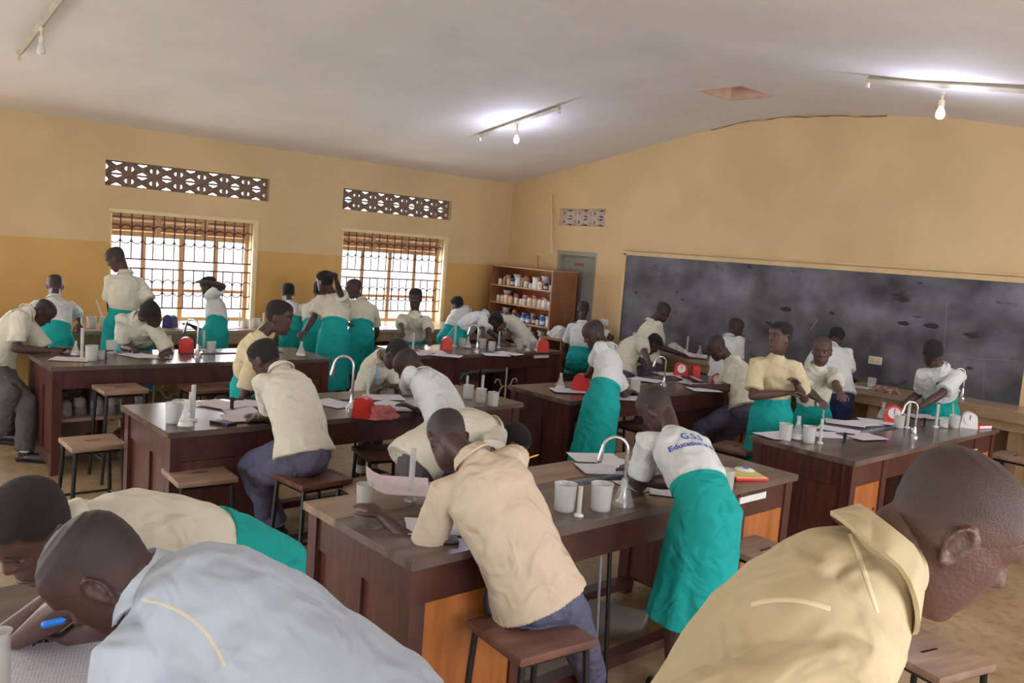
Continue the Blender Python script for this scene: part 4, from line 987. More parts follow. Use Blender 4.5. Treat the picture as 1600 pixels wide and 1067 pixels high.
def proto_gas():
    t = mk('gas_tap', 'gas tap'); bm = bmesh.new(); lathe(bm, [(0, 0), (.02, 0), (.02, .006), (.011, .01), (.011, .055), (.014, .06), (.014, .075), (0, .078)], n=14); obj('post', bm, 'black', t)
    for s in (-1, 1):
        bm = bmesh.new(); tube(bm, [(0, 0, .065), (s*.03, 0, .066), (s*.065, 0, .066)], [.008, .006, .0045], 8); obj('nozzle', bm, 'black', t)
    return t
PB = dict(b=lambda: proto_beaker(.105, .042), bh=lambda: proto_beaker(.11, .045, handle=False), bs=lambda: proto_beaker(.075, .032), c=lambda: proto_cyl(.19, .012), ct=lambda: proto_cyl(.27, .015), cs=lambda: proto_cyl(.12, .009),
          f=lambda: proto_flask(.13, .042), fl=lambda: proto_flask(.17, .052), s=lambda: proto_scale(), sw=lambda: proto_scale('whiteplastic'), sb=lambda: proto_scale('bluedark'), t=lambda: proto_tap(.30, .11), tt=lambda: proto_tap(.27, .09), g=proto_gas,
          gb=lambda: proto_beaker(.085, .036, 'glass', .3))
PROT = {}
GRP = dict(b='frosted plastic beakers', bh='frosted plastic beakers', bs='frosted plastic beakers', gb='glass beakers', c='measuring cylinders', ct='measuring cylinders', cs='measuring cylinders', f='conical flasks', fl='conical flasks', s='red kitchen scales', t='gooseneck taps', tt='gooseneck taps', g='black gas taps', sw=None, sb=None)
def put(k, x, y, label, z=BH, rz=0, sc=1):
    if k not in PROT: PROT[k] = PB[k]()
    p = x if isinstance(x, Vector) else at(x, y, z)
    o = place(PROT[k], (p.x, p.y, z), math.radians(rz), label, GRP.get(k)); o.scale = (sc, sc, sc); return o
# R3R: right bench
put('b', 1226, 687, 'frosted beaker at the near left corner of the right bench, left of a flask', sc=1.1)
put('fl', 1245, 687, 'conical flask between two beakers on the right bench, near end')
put('b', 1263, 691, 'frosted beaker right of the flask at the near end of the right bench', sc=1.1)
put('c', 1281, 692, 'measuring cylinder held at its top, near end of the right bench', sc=.9)
put('g', 1319, 692, 'black gas tap near the corner of the right bench', rz=-40)
put('f', 1378, 655, 'flask left of the red scale on the right bench', sc=1.1)
put('s', 1394, 660, 'red scale with white dial on the right bench', rz=-58, sc=1.05)
put('b', 1404, 668, 'frosted beaker in front of the red scale on the right bench')
put('ct', 1417, 668, 'tall cylinder between the red scale and tap of the right bench', sc=.8)
put('t', 1428, 683, 'chrome gooseneck tap on the right bench', rz=-42, sc=.9)
put('g', 1444, 667, 'black gas tap right of the tap on the right bench', rz=-40)
put('c', 1462, 667, 'tall cylinder right of the tap on the right bench', sc=1.0)
put('gb', 1474, 668, 'glass beaker right of the tall cylinder, right bench')
put('b', 1490, 668, 'frosted beaker with a yellow straw on the right bench')
put('sw', 1512, 668, 'white scale at the far end of the right bench', rz=-60, sc=.95)
p = at(1490, 668, BH); bm = bmesh.new(); tube(bm, [p+V((0, 0, .01)), p+V((-.025, .02, .20))], .0035, 6); tag(obj('drinking_straw', bm, 'yellowpencil'), 'yellow straw standing in a beaker on the right bench', 'straw')
bm = bmesh.new(); box(bm, -.075, -.05, 0, .075, .05, .028, .003); o = obj('notebook', bm, 'red'); p = at(1531, 668, BH); o.location = p; o.rotation_euler.z = -.3; tag(o, 'red covered book at the far corner of the right bench', 'book')
bm = bmesh.new(); box(bm, -.072, -.052, .004, .076, .047, .024); obj('pages', bm, 'paper', o, smooth=False)
# R3L nearest bench
put('bh', 881, 797, 'frosted beaker left of the small cylinder on the nearest bench', sc=1.15)
put('bh', 938, 796, 'frosted beaker left of the chrome tap on the nearest bench', sc=1.15)
put('cs', 904, 806, 'small white cylinder between two beakers on the nearest bench', sc=1.15)
put('t', 973, 787, 'chrome gooseneck tap standing in a flask-shaped base on the nearest bench', rz=-42, sc=1.08)
p = at(973, 789, BH); bm = bmesh.new(); lathe(bm, [(0, .001), (.052, .001), (.054, .012), (.02, .10), (.017, .13), (.013, .13), (.012, .02), (0, .012)], (p.x, p.y, BH), 24); tag(obj('conical_flask', bm, 'glass'), 'flask shaped clear collar around the tap foot on the nearest bench', 'flask')
put('ct', 641, 782, 'tall white cylinder left of the beige shirt on the nearest bench', sc=.9)
put('bs', 569, 786, 'small clear cup under the curled paper on the nearest bench', sc=1.2)
put('b', 1131, 768, 'white plastic cup right of the turquoise skirt on the nearest bench', sc=1.15)
# R2L
put('b', 271, 660, 'frosted beaker nearest the left end of the left middle bench', sc=1.15)
put('b', 281, 656, 'second frosted beaker at the left end of the left middle bench, behind the flask', sc=1.15)
put('fl', 290, 667, 'flask in front of the beakers on the left middle bench', sc=.95)
put('c', 301, 657, 'tall cylinder right of the flask on the left middle bench', sc=1.15)
put('cs', 297, 648, 'short cylinder behind the flask on the left middle bench', sc=1.2)
put('g', 362, 640, 'black gas tap between papers on the left middle bench', rz=-40, sc=1.1)
put('t', 549, 640, 'chrome gooseneck tap on the left middle bench', rz=-42, sc=1.22)
put('ct', 574, 619, 'tall cylinder beside the tap of the left middle bench', sc=.78)
put('s', 566, 652, 'red scale beside the pink cloth on the left middle bench', rz=130)
put('b', 731, 622, 'frosted beaker left of three at the right end of the left middle bench')
put('b', 751, 628, 'frosted beaker middle of three at the right end of the left middle bench')
put('b', 770, 634, 'frosted beaker right of three at the right end of the left middle bench')
put('cs', 753, 616, 'short cylinder among the three beakers, left middle bench', sc=1.3)
put('cs', 729, 612, 'short cylinder behind the left of the three beakers, left middle bench', sc=1.1)
# R1L
put('f', 118, 556, 'conical flask beside the tall cylinder, far left bench')
put('ct', 128, 560, 'tall cylinder on the far left bench near the seated reader', sc=.95)
put('b', 143, 563, 'frosted beaker right of the tall cylinder on the far left bench', sc=1.2)
put('b', 174, 552, 'frosted beaker left of the bowed reader, far left bench', sc=1.1)
put('bs', 158, 561, 'short beaker behind the black gas tap, far left bench')
put('g', 164, 560, 'black gas tap between beakers on the far left bench')
put('f', 265, 550, 'conical flask left of the red scale on the far left bench', sc=1.2)
put('s', 290, 550, 'red scale seen edge-on on the far left bench', rz=150, sc=1.0)
put('tt', 308, 557, 'tall chrome tap of the far left bench', rz=-42, sc=1.25)
put('c', 318, 547, 'measuring cylinder right of the tap on the far left bench')
put('b', 330, 551, 'frosted beaker right of the tap on the far left bench', sc=1.0)
put('f', 470, 557, 'conical flask at the right end of the far left bench', sc=1.15)
# R1R
put('s', 698, 545, 'red scale seen edge-on at the farthest bench', rz=150, sc=1.0)
put('tt', 745, 549, 'chrome gooseneck tap on the farthest bench', rz=-42, sc=1.1)
for i, (k, x, y, l) in enumerate((('ct', 710, 541, 'first tall cylinder right of the red scale, farthest bench'), ('c', 645, 548, 'thin cylinder at the left end of the farthest bench'), ('b', 722, 543, 'frosted beaker right of the red scale, farthest bench'), ('f', 731, 544, 'flask left of the tap, farthest bench'),
    ('b', 754, 544, 'frosted beaker just right of the tap, farthest bench'), ('b', 768, 548, 'frosted beaker second right of the tap, farthest bench'), ('c', 779, 543, 'cylinder right of two beakers, farthest bench'), ('b', 812, 545, 'frosted beaker below the badge shirt, farthest bench'),
    ('ct', 825, 547, 'tall cylinder left of the round red scale, farthest bench'), ('b', 831, 546, 'frosted beaker beside the round red scale, farthest bench'), ('f', 839, 549, 'flask left of the round red scale, farthest bench'), ('c', 748, 540, 'cylinder behind the tap, farthest bench'))):
    put(k, x, y, l, sc=1.05)
put('s', 848, 550, 'round-backed red scale at the right end of the farthest bench', rz=140, sc=1.1)
# R2R
put('f', 875, 609, 'conical flask on the near left corner of the middle bench', sc=1.15)
put('s', 906, 611, 'red scale under the hand at the middle bench, left part', rz=120, sc=1.1)
put('b', 992, 612, 'white beaker right of the hanging turquoise skirt, middle bench', sc=1.1)
put('t', 1037, 602, 'chrome gooseneck tap on the middle bench', rz=-42, sc=.92)
put('s', 1062, 587, 'red scale with white dial beyond the middle bench tap', rz=-40, sc=1.0)
put('s', 1085, 588, 'second red scale beyond the middle bench tap, seen edge-on', rz=60, sc=.85)
put('s', 1120, 602, 'red scale half hidden behind the seated writer, middle bench', rz=-60, sc=.85)
# window counter
def wc(k, x, label, sc=1, rz=0, Y=9.75):
    p = atY(x, 505, Y); put(k, V((p.x, Y, 0)), 0, label, sc=sc, rz=rz)
wc('b', 143, 'frosted beaker at the left end of the window counter', 1.2); wc('b', 163, 'frosted beaker with a white stirring stick on the window counter', 1.2)
wc('sb', 265, 'dark blue round scale on the window counter below the left window', 1.1, 130); wc('c', 374, 'cylinder on the window counter before the right part of left window', 1.0)
wc('b', 384, 'frosted beaker beside the cylinder, window counter below left window', 1.0); wc('b', 400, 'white beaker on the window counter right of the left window', 1.1); wc('c', 411, 'cylinder right of the white beaker on the window counter', .95)
p = atY(163, 505, 9.75); bm = bmesh.new(); q = V((p.x, 9.75, BH)); tube(bm, [q+V((.01, 0, .02)), q+V((-.085, 0, .30))], .009, 6); tag(obj('stirring_stick', bm, 'whiteplastic'), 'white stick leaning in a beaker on the window counter', 'stick')
# blackboard counter
def bc(k, x, X, label, sc=1, z=BH, rz=0):
    p = atX(x, 560, X); put(k, V((X, p.y, 0)), 0, label, z=z, sc=sc, rz=rz)
bc('ct', 1072, 8.9, 'tall cylinder on the blackboard counter, left part', .95); bc('f', 1092, 8.95, 'conical flask on the blackboard counter beside the tall cylinder', 1.2); bc('gb', 1367, 8.95, 'glass beaker of pale liquid on the blackboard counter', 1.3)
bc('c', 1199, 8.95, 'cylinder on the blackboard counter left of the yellow shirt', .8)
bc('tt', 1511, 8.98, 'old chrome tap at the raised sink below the blackboard', 1.1, BH+.052, -42)
# papers
def paper_mat(name, col, lines):
    m, nt, P = nodes(name); L = nt.links.new; tc = nt.nodes.new('ShaderNodeTexCoord'); sp = nt.nodes.new('ShaderNodeSeparateXYZ'); L(tc.outputs['Object'], sp.inputs[0])
    w = nt.nodes.new('ShaderNodeMath'); w.operation = 'MULTIPLY'; w.inputs[1].default_value = 110; L(sp.outputs[1], w.inputs[0])
    f = nt.nodes.new('ShaderNodeMath'); f.operation = 'FRACT'; L(w.outputs[0], f.inputs[0]); g = nt.nodes.new('ShaderNodeMath'); g.operation = 'LESS_THAN'; g.inputs[1].default_value = .35; L(f.outputs[0], g.inputs[0])
    mp = nt.nodes.new('ShaderNodeMapping'); mp.inputs['Scale'].default_value = (140, 30, 1); L(tc.outputs['Object'], mp.inputs[0]); nz = nt.nodes.new('ShaderNodeTexNoise'); nz.inputs['Scale'].default_value = 1; L(mp.outputs[0], nz.inputs['Vector'])
    h = nt.nodes.new('ShaderNodeMath'); h.operation = 'GREATER_THAN'; h.inputs[1].default_value = .5; L(nz.outputs['Fac'], h.inputs[0])
    k = nt.nodes.new('ShaderNodeMath'); k.operation = 'MULTIPLY'; L(g.outputs[0], k.inputs[0]); L(h.outputs[0], k.inputs[1]); k2 = nt.nodes.new('ShaderNodeMath'); k2.operation = 'MULTIPLY'; k2.inputs[1].default_value = .45 if lines else 0; L(k.outputs[0], k2.inputs[0])
    mx = nt.nodes.new('ShaderNodeMix'); mx.data_type = 'RGBA'; L(k2.outputs[0], mx.inputs[0]); mx.inputs[6].default_value = (*col, 1); mx.inputs[7].default_value = (.2, .2, .28, 1); L(mx.outputs[2], P.inputs['Base Color']); P.inputs['Roughness'].default_value = .75; return m
M['pa'] = paper_mat('printed white paper', (.74, .72, .80), True); M['pb'] = paper_mat('blank paper', (.72, .70, .74), False); M['pp'] = paper_mat('pinkish printed paper', (.70, .60, .62), True)
NP = [0]
def sheet(x, y, rz, label, mt='pa', w=.21, h=.297, z=None, curl=.01, n=0):
    NP[0] += 1
    z = (BH+.0015+.0012*(NP[0] % 7)) if z is None else z; bm = bmesh.new(); N = 8; V_ = []
    for i in range(N+1):
        for j in range(N+1):
            u, v = i/N-.5, j/N-.5; zz = curl*(max(0, abs(u)-.25)**2*1.5*(1 if u > 0 else .4)+max(0, v-.2)**2*1.5)
            V_.append(bm.verts.new((u*w, v*h, zz)))
    for i in range(N):
        for j in range(N): bm.faces.new((V_[i*(N+1)+j], V_[(i+1)*(N+1)+j], V_[(i+1)*(N+1)+j+1], V_[i*(N+1)+j+1]))
    r = bmesh.ops.extrude_face_region(bm, geom=bm.faces[:]); bmesh.ops.translate(bm, vec=(0, 0, .0008), verts=[v for v in r['geom'] if isinstance(v, bmesh.types.BMVert)])
    o = obj('paper_sheet', bm, mt); p = x if isinstance(x, Vector) else at(x, y, BH); o.location = (p.x, p.y, z); o.rotation_euler.z = math.radians(rz); tag(o, label, 'paper', 'question papers on the benches'); return o
for x, y, rz, l, m_ in ((95, 548, 10, 'paper under the seated reader’s hands, far left bench', 'pa'), (112, 562, 60, 'tan paper at the near edge of the far left bench', 'pp'), (215, 556, 20, 'paper between the bowed reader’s hands, far left bench', 'pa'), (240, 558, 70, 'second paper under the bowed reader, far left bench', 'pb'),
    (345, 634, 25, 'paper behind the black gas tap on the left middle bench', 'pp'), (385, 655, 75, 'pinkish paper under the seated person’s arm, left middle bench', 'pp'), (400, 631, 50, 'paper before the standing girl, left middle bench', 'pa'), (375, 642, -10, 'crossed paper right of the gas tap, left middle bench', 'pa'), (520, 631, 15, 'paper left of the tap on the left middle bench', 'pa'), (600, 622, 70, 'paper under the writer at the tap, left middle bench', 'pa'), (615, 634, 20, 'paper before the shaved head, left middle bench', 'pb'), (640, 640, 60, 'paper under the leaning arm, left middle bench', 'pa'),
    (888, 612, 62, 'paper below the flask on the middle bench', 'pa'), (975, 622, 55, 'paper at the near edge right of the turquoise skirt, middle bench', 'pa'), (1010, 594, 20, 'paper under the writer beyond the tap, middle bench', 'pa'), (1045, 585, 70, 'paper beyond the tap, middle bench', 'pb'), (1085, 600, 20, 'paper right of the middle bench tap', 'pa'), (1100, 610, 60, 'paper at the near edge under the seated writer, middle bench', 'pa'), (1075, 592, -30, 'paper between the two writers, middle bench', 'pp'),
    (1215, 682, 80, 'paper behind the left beaker, right bench', 'pb'), (1295, 680, 60, 'paper behind the cylinder, right bench', 'pa'), (1310, 672, 20, 'printed paper in the middle of the right bench', 'pa'), (1345, 662, 75, 'paper under the cylinder holder’s hand, right bench', 'pa'), (1372, 660, 40, 'white paper left of the red scale, right bench', 'pb'), (1320, 662, 30, 'paper at the far left edge of the right bench', 'pa'), (1440, 652, 60, 'paper under the badge reader, right bench', 'pa'), (1350, 684, 75, 'tan sheet left of the right bench tap', 'pp'),
    (650, 552, 20, 'paper under the badge writer, farthest bench', 'pa'), (675, 550, 70, 'second paper of the badge writer, farthest bench', 'pa'), (700, 556, 40, 'paper below the edge-on red scale, farthest bench', 'pb'), (775, 555, 65, 'paper right of the tap, farthest bench', 'pa'), (795, 553, 20, 'white sheet below the bent pair, farthest bench', 'pb'),
    (945, 735, 62, 'large printed paper left of the chrome tap, nearest bench', 'pa'), (975, 728, 15, 'paper under the bent head, nearest bench', 'pa'), (1010, 758, 80, 'paper under the elbow of the lettered shirt, nearest bench', 'pa'), (930, 716, 62, 'grey sheet at the far edge of the nearest bench', 'pb'), (1060, 770, 40, 'paper right of the elbow, nearest bench', 'pb'),
    (690, 825, 60, 'white paper under the beige shirt, nearest bench', 'pa'), (720, 800, 20, 'second paper under the beige shirt, nearest bench', 'pb')): sheet(x, y, rz, l, m_, curl=.02)
o = sheet(622, 782, 62, 'curled paper lifted by the hand on the nearest bench', 'pp', curl=.32, w=.24, z=BH+.05); o.rotation_euler.x = .05
sheet(V((.49, 2.31, 0)), 0, 70, 'printed sheet at the bottom edge of the lower left bench', 'pa', w=.30, h=.36)
sheet(V((.40, 2.50, 0)), 0, 20, 'white paper under the writing hand on the lower left bench', 'pb')
p = atX(1345, 594, 8.9); sheet(V((8.82, p.y, 0)), 0, 10, 'paper at the left of the raised sink, blackboard counter', 'pb')
for x, l in ((1060, 'crumpled papers beside the tall cylinder on the blackboard counter'), (1085, 'open paper near the flask on the blackboard counter')):
    p = atX(x, 560, 8.85); q = sheet(V((8.85, p.y, 0)), 0, 30, l, 'pb', curl=.4)
for x, l in ((285, 'papers on the window counter beside the blue scale'), (350, 'paper on the window counter right of the girl holding her head'), (430, 'paper on the window counter between the windows'), (600, 'paper on the window counter below the right window')):
    p = atY(x, 510, 9.72); sheet(V((p.x, 9.72, 0)), 0, 20, l, 'pb', w=.3)
# electronics, pens, cloths
def slab(name, x, y, rz, w, h, d, mt, label, cat, z=BH):
    bm = bmesh.new(); box(bm, -w/2, -h/2, 0, w/2, h/2, d, min(.003, d*.3)); o = obj(name, bm, mt); p = at(x, y, z); o.location = (p.x, p.y, z+.001); o.rotation_euler.z = math.radians(rz); return tag(o, label, cat)
for x, y, rz, l in ((349, 662, 20, 'dark calculator beside the pinkish paper on the left middle bench'), (686, 846, 60, 'black calculator under the beige sleeve on the nearest bench')):
    o = slab('calculator', x, y, rz, .08, .15, .014, 'black', l, 'calculator')
    bm = bmesh.new(); box(bm, -.032, .035, .0135, .032, .062, .0148); obj('display', bm, 'pvc', o, smooth=False)
    for i in range(4):
        for j in range(4):
            bm = bmesh.new(); box(bm, -.031+i*.0165, -.06+j*.021, .0135, -.019+i*.0165, -.047+j*.021, .0165); obj('key', bm, 'ink', o, smooth=False)
o = slab('notebook', 1165, 746, 62, .16, .20, .018, 'red', 'red and yellow covered book with packets at the right end of nearest bench', 'book')
bm = bmesh.new(); box(bm, -.078, -.09, .018, .078, .10, .021); obj('cover_sheet', bm, 'lemon', o, smooth=False)
bm = bmesh.new()
for i in range(7):
    a = i/6*PI; bm.verts.new((0, 0, 0)) if False else None
ball(bm, (.0, .02, .03), (.045, .06, .012), 10); o2 = obj('plastic_packet', bm, 'dial'); p = at(1168, 741, BH); o2.location = (p.x, p.y, BH-.005+.0); o2.rotation_euler.z = .6; tag(o2, 'clear packet with blue print lying on the yellow book', 'packet')
bm = bmesh.new(); box(bm, -.02, .0, .036, .02, .03, .0425); obj('blue_print', bm, 'blue', o2, smooth=False)
def pen(x, y, z, d, mt, label, cat='pen', L=.14, r=.0042):
    p = at(x, y, z) if not isinstance(x, Vector) else x; d = V(d).normalized(); bm = bmesh.new(); tube(bm, [p, p+d*L*.8, p+d*L*.97], [r, r, r*.3], 8, caps=(1, 1)); return tag(obj('pencil' if cat == 'pencil' else 'pen', bm, mt), label, cat)
pen(D(824, 716, 4.0), 0, 0, R_*.9+U_*.3-_fw*.1, 'yellowpencil', 'yellow pencil beside the black hair of the bent person', 'pencil', L=.06)
pen(D(70, 976, 2.10), 0, 0, R_*.95+U_*.25, 'bluepen', 'bright blue pen held over the papers at lower left', L=.055, r=.009)
pen(590, 600, B+.02, (0, .2, 1), 'bluepen', 'pen upright in the writer’s hand by the left middle tap')
pen(205, 544, B, (1, .2, .3), 'black', 'dark pen in the bowed reader’s hand, far left bench')
pen(1024, 585, B, (1, .3, .3), 'black', 'pen in the writer’s hand beyond the middle tap')
pen(945, 624, BH+.006, (1, .5, 0), 'bluepen', 'pen lying at the near edge of the middle bench')
def heap(name, x, y, sx, sy, sz, mt, label, cat, z=BH, seed=1, n=3.0, pos=None):
    bm = bmesh.new(); bmesh.ops.create_icosphere(bm, subdivisions=4, radius=1)
    for v in bm.verts:
        k = 1+.38*noise.noise(v.co*n*.6+V((seed*7, 0, 0)))+.22*noise.noise(v.co*n*1.6+V((0, seed*3, 0))); v.co = V((v.co.x*sx*k, v.co.y*sy*k, max(0, v.co.z)*sz*k*1.1))
    o = obj(name, bm, mt); p = pos or at(x, y, z); o.location = (p.x, p.y, z); return tag(o, label, cat)
heap('pink_cloth', 597, 652, .11, .09, .07, 'pink', 'crumpled pink cloth beside the red scale on the left middle bench', 'cloth', seed=2)
p = atX(1385, 604, 8.8); heap('rag', 0, 0, .06, .15, .06, 'rag', 'red brown rag lying on the blackboard counter', 'rag', seed=4, pos=V((8.8, p.y, 0)))
p = atX(1055, 540, 8.95); heap('crumpled_paper', 0, 0, .08, .12, .12, 'white', 'white crumpled bundle on the blackboard counter behind the standing writer', 'paper', seed=5, pos=V((8.95, p.y, 0)))
# sticker on the bench front and number on the right bench
def front(bench, x0, x1, z0, z1, mt, name, y=None, tilt=0):
    t, tw, ty = BA[bench]; yy = t.location.y if y is None else y
    bm = bmesh.new(); box(bm, x0, yy-.002, z0, x1, yy+.009, z1)
    o = obj(name, bm, mt, t, smooth=False); return o
x = atY(1175, 778, 2.46); front('R3L', x.x-.12, x.x+.14, x.z-.018, x.z+.018, 'dial', 'paper_label')
x = atY(1523, 707, 2.46); front('R3R', x.x-.045, x.x+.045, x.z-.03, x.z+.03, 'boardframe', 'paper_label')
x = atY(846, 557, 7.22); front('R1R', x.x-.12, x.x+.12, x.z-.018, x.z+.018, 'dial', 'paper_label')
# under the benches: pipes
def pipe(name, pts, r, mt, label, cat='pipe'):
    bm = bmesh.new(); tube(bm, bent(pts), r, 10, V((0, 1, 0)), caps=(0, 0)); return tag(obj(name, bm, mt), label, cat)
t, tw, ty = BA['R3L']; yc = (ty[0]+ty[1])/2
a = atY(955, 870, 2.85); pipe('drain_pipe', [(2.86, yc, .60), (2.80, yc, .02)], .026, 'pvc', 'fat grey drain pipe under the nearest bench')
pipe('water_pipe', [at(958, 800, .80)*1 if False else V((3.02, 2.56, .84)), V((3.02, 2.50, .002))], .011, 'black', 'dark upright pipe under the tap of the nearest bench')
pipe('water_pipe', [V((3.12, 2.70, .84)), V((3.07, 2.62, .10))], .008, 'pvc', 'thin slanting pipe under the nearest bench')
for bk, lab in (('R1L', 'far left bench'), ('R2L', 'left middle bench'), ('R1R', 'farthest bench'), ('R2R', 'middle bench'), ('R3R', 'right bench')):
    t, tw, ty = BA[bk]; x = t.location.x; yc = (ty[0]+ty[1])/2
    pipe('water_pipe', [V((tw[0]+.15, ty[0]-.06, .84)), V((tw[0]+.15, ty[0]-.06, .002))], .010, 'black', 'dark upright pipe under the '+lab)
def gasrack(x, y, label):
    t = thing('gas_pipe', label, 'pipe', (x, y, 0), world=True)
    bm = bmesh.new(); tube(bm, [(x, y, .002), (x, y, .72)], .011, 8, caps=(0, 1)); obj('riser', bm, 'brass', t)
    for s in (-1, 1):
        for zz in (.46, .56):
            bm = bmesh.new(); up = 1 if zz > .5 else -1
            tube(bm, [(x, y, .51), (x+s*.05, y, .51), (x+s*.08, y, .51+up*.03), (x+s*.10, y, .51+up*.08), (x+s*.15, y, .51+up*.085), (x+s*.165, y, .51+up*.05)], .009, 8); obj('branch', bm, 'brass', t)
p = atY(787, 585, 7.1); gasrack(6.35, 7.12, 'cream gas pipe with curling branches at the farthest bench, left of the box stool'); gasrack(6.0, 7.6, 'second cream gas pipe with curling branches under the farthest bench')
p = atY(262, 612, 7.9); gasrack(2.72, 7.95, 'cream gas pipe with curling branches under the far left bench'); 
p = atY(745, 480, 10.2); gasrack(8.30, 10.3, 'cream gas pipe with curling branches standing by the bottle shelf') 
# things under the far left bench
def bottle(name, h, r, neck, mt, lidmt=None, labelmt=None, prof=None):
    t = mk(name, 'bottle'); bm = bmesh.new(); n = neck
    lathe(bm, [(0, 0), (r*.95, 0), (r, .006), (r, h*.66), (r*.85, h*.76), (n, h*.84), (n, h*.93), (0, h*.93)], n=18); obj('bottle_body', bm, mt, t)
    if lidmt: bm = bmesh.new(); lathe(bm, [(0, h*.90), (n*1.25, h*.90), (n*1.28, h), (0, h)], n=16); obj('lid', bm, lidmt, t)
    if labelmt: bm = bmesh.new(); lathe(bm, [(r*1.0, h*.15), (r*1.015, h*.15), (r*1.015, h*.55), (r*1.0, h*.55)], n=18); obj('label', bm, labelmt, t)
    return t
BT = dict(glass=lambda: bottle('reagent_bottle', .16, .045, .018, 'glass', 'black'), amber=lambda: bottle('reagent_bottle', .17, .04, .02, 'amber', 'black', 'creamlabel'), jarr=lambda: bottle('chemical_jar', .15, .05, .038, 'whiteplastic', 'red', 'creamlabel'),
          jarc=lambda: bottle('chemical_jar', .15, .045, .034, 'creamlabel', 'red'), jars=lambda: bottle('chemical_jar', .10, .035, .028, 'whiteplastic', 'dial'), tub=lambda: bottle('chemical_jar', .17, .058, .054, 'dial', 'dial', 'paper'), blue=lambda: bottle('chemical_jar', .17, .05, .03, 'blue', 'blue', 'dial'), dark=lambda: bottle('chemical_jar', .14, .045, .04, 'bluedark', 'bluedark', 'creamlabel'),
          jug=lambda: bottle('chemical_jug', .19, .065, .02, 'whiteplastic', 'red'), tan=lambda: bottle('chemical_bottle', .18, .035, .018, 'card', 'creamlabel'))
BP = {}
def pbot(k, p, label, group, sc=1):
    if k not in BP: BP[k] = BT[k]()
    o = place(BP[k], p, random.uniform(0, 6), label, group); o.scale = (sc, sc, sc); return o
random.seed(11)
ords = 'first second third fourth fifth sixth seventh eighth ninth tenth eleventh twelfth'.split()
for i in range(6):
    pbot('glass', (1.83+i*.115, 7.36+.04*(i % 2), .445), 'glass bottle on the shelf under the far left bench, %s from left' % ords[i], 'old bottles under the far left bench', .95+.15*(i % 3)/2)
for i in range(5):
    pbot('amber' if i % 2 else 'glass', (1.86+i*.13, 7.62, .445), 'bottle in the rear row under the far left bench, %s from left' % ords[i], 'old bottles under the far left bench', 1.1)
for i, (k, x, y) in enumerate((('jars', 1.95, 7.42), ('dark', 2.06, 7.5), ('jarr', 2.2, 7.4), ('glass', 2.33, 7.5), ('tub', 2.45, 7.44))):
    pbot(k, (x, y, .125 if x < 2.24 else .002), 'container low under the far left bench, %s from left' % ords[i], 'junk low under the far left bench', .9)
# ---- bottle shelf
def shelf():
    x0, x1, y0, y1, H = 8.63, XW-.03, 9.42, 10.42, 1.80
    a = atX(770, 413, 8.65); b = atX(866, 423, 8.65)
    y1, y0, H = min(10.44, a.y), b.y, (a.z+b.z)/2
    t = thing('bottle_shelf', 'open wooden shelf full of bottles in the far corner beside the door', 'shelf', ((x0+x1)/2, (y0+y1)/2, 0), world=True)
    for y in (y0, y1-.02):
        bm = bmesh.new(); box(bm, x0, y, 0, x1, y+.02, H); obj('side', bm, 'shelfdark', t, smooth=False)
    bm = bmesh.new(); box(bm, x1-.012, y0, 0, x1, y1, H); obj('back', bm, 'orange', t, smooth=False)
    zs = [H-.30, H-.57, H-.84, H-1.12, .1]
    for z in zs+[H]:
        bm = bmesh.new(); box(bm, x0-.003, y0+.02 if z < H else y0-.01, z-.02, x1-.012, y1-.02 if z < H else y1+.01, z); obj('shelf_board', bm, 'shelfwood', t, smooth=False)
    rows = [('top shelf', ['jars', 'tan', 'jarc', 'dark', 'tub', 'tan', 'jarr', 'jars', 'tub', 'jarr', 'dark', 'jars']), ('second shelf', ['jarr', 'jarr', 'jarr', 'jarc', 'jarr', 'jars', 'jarr', 'jarr', 'jarc', 'jarr', 'jug', 'jarr']),
            ('third shelf', ['amber', 'dark', 'amber', 'dark', 'jarr', 'dark', 'blue', 'blue', 'dark', 'jars', 'blue', 'tub']), ('fourth shelf', ['jars', 'glass', 'jarr', 'jars', 'glass', 'jarr', 'amber', 'jug', 'jars', 'dark', 'jarr', 'jars'])]
    for (nm, ks), z in zip(rows, zs):
        n = len(ks); st = (y1-y0-.10)/n
        for i, k in enumerate(ks):
            y = y1-.06-st*(i+.35)
            pbot(k, (x0+.07+random.uniform(0, .05), y, z), 'container on the %s of the corner shelf, %s from left' % (nm, ords[i]), 'chemical containers on the '+nm, random.uniform(.72, .92))
            if i % 2 == 0: pbot(random.choice(['jarr', 'tub', 'jarc']), (x0+.26, y-.03, z), 'container at the back of the %s, %s from left' % (nm, ords[i//2]), 'chemical containers at the back of the '+nm, random.uniform(.95, 1.15))
    bm = bmesh.new(); p = atX(838, 415, 8.85); box(bm, 8.84, p.y-.03, H+.001, 8.86, p.y+.03, H+.20); tag(obj('wood_offcut', bm, 'shelfwood', smooth=False), 'short wooden offcut standing on top of the bottle shelf', 'wood piece')
    return y0
ys0 = shelf()
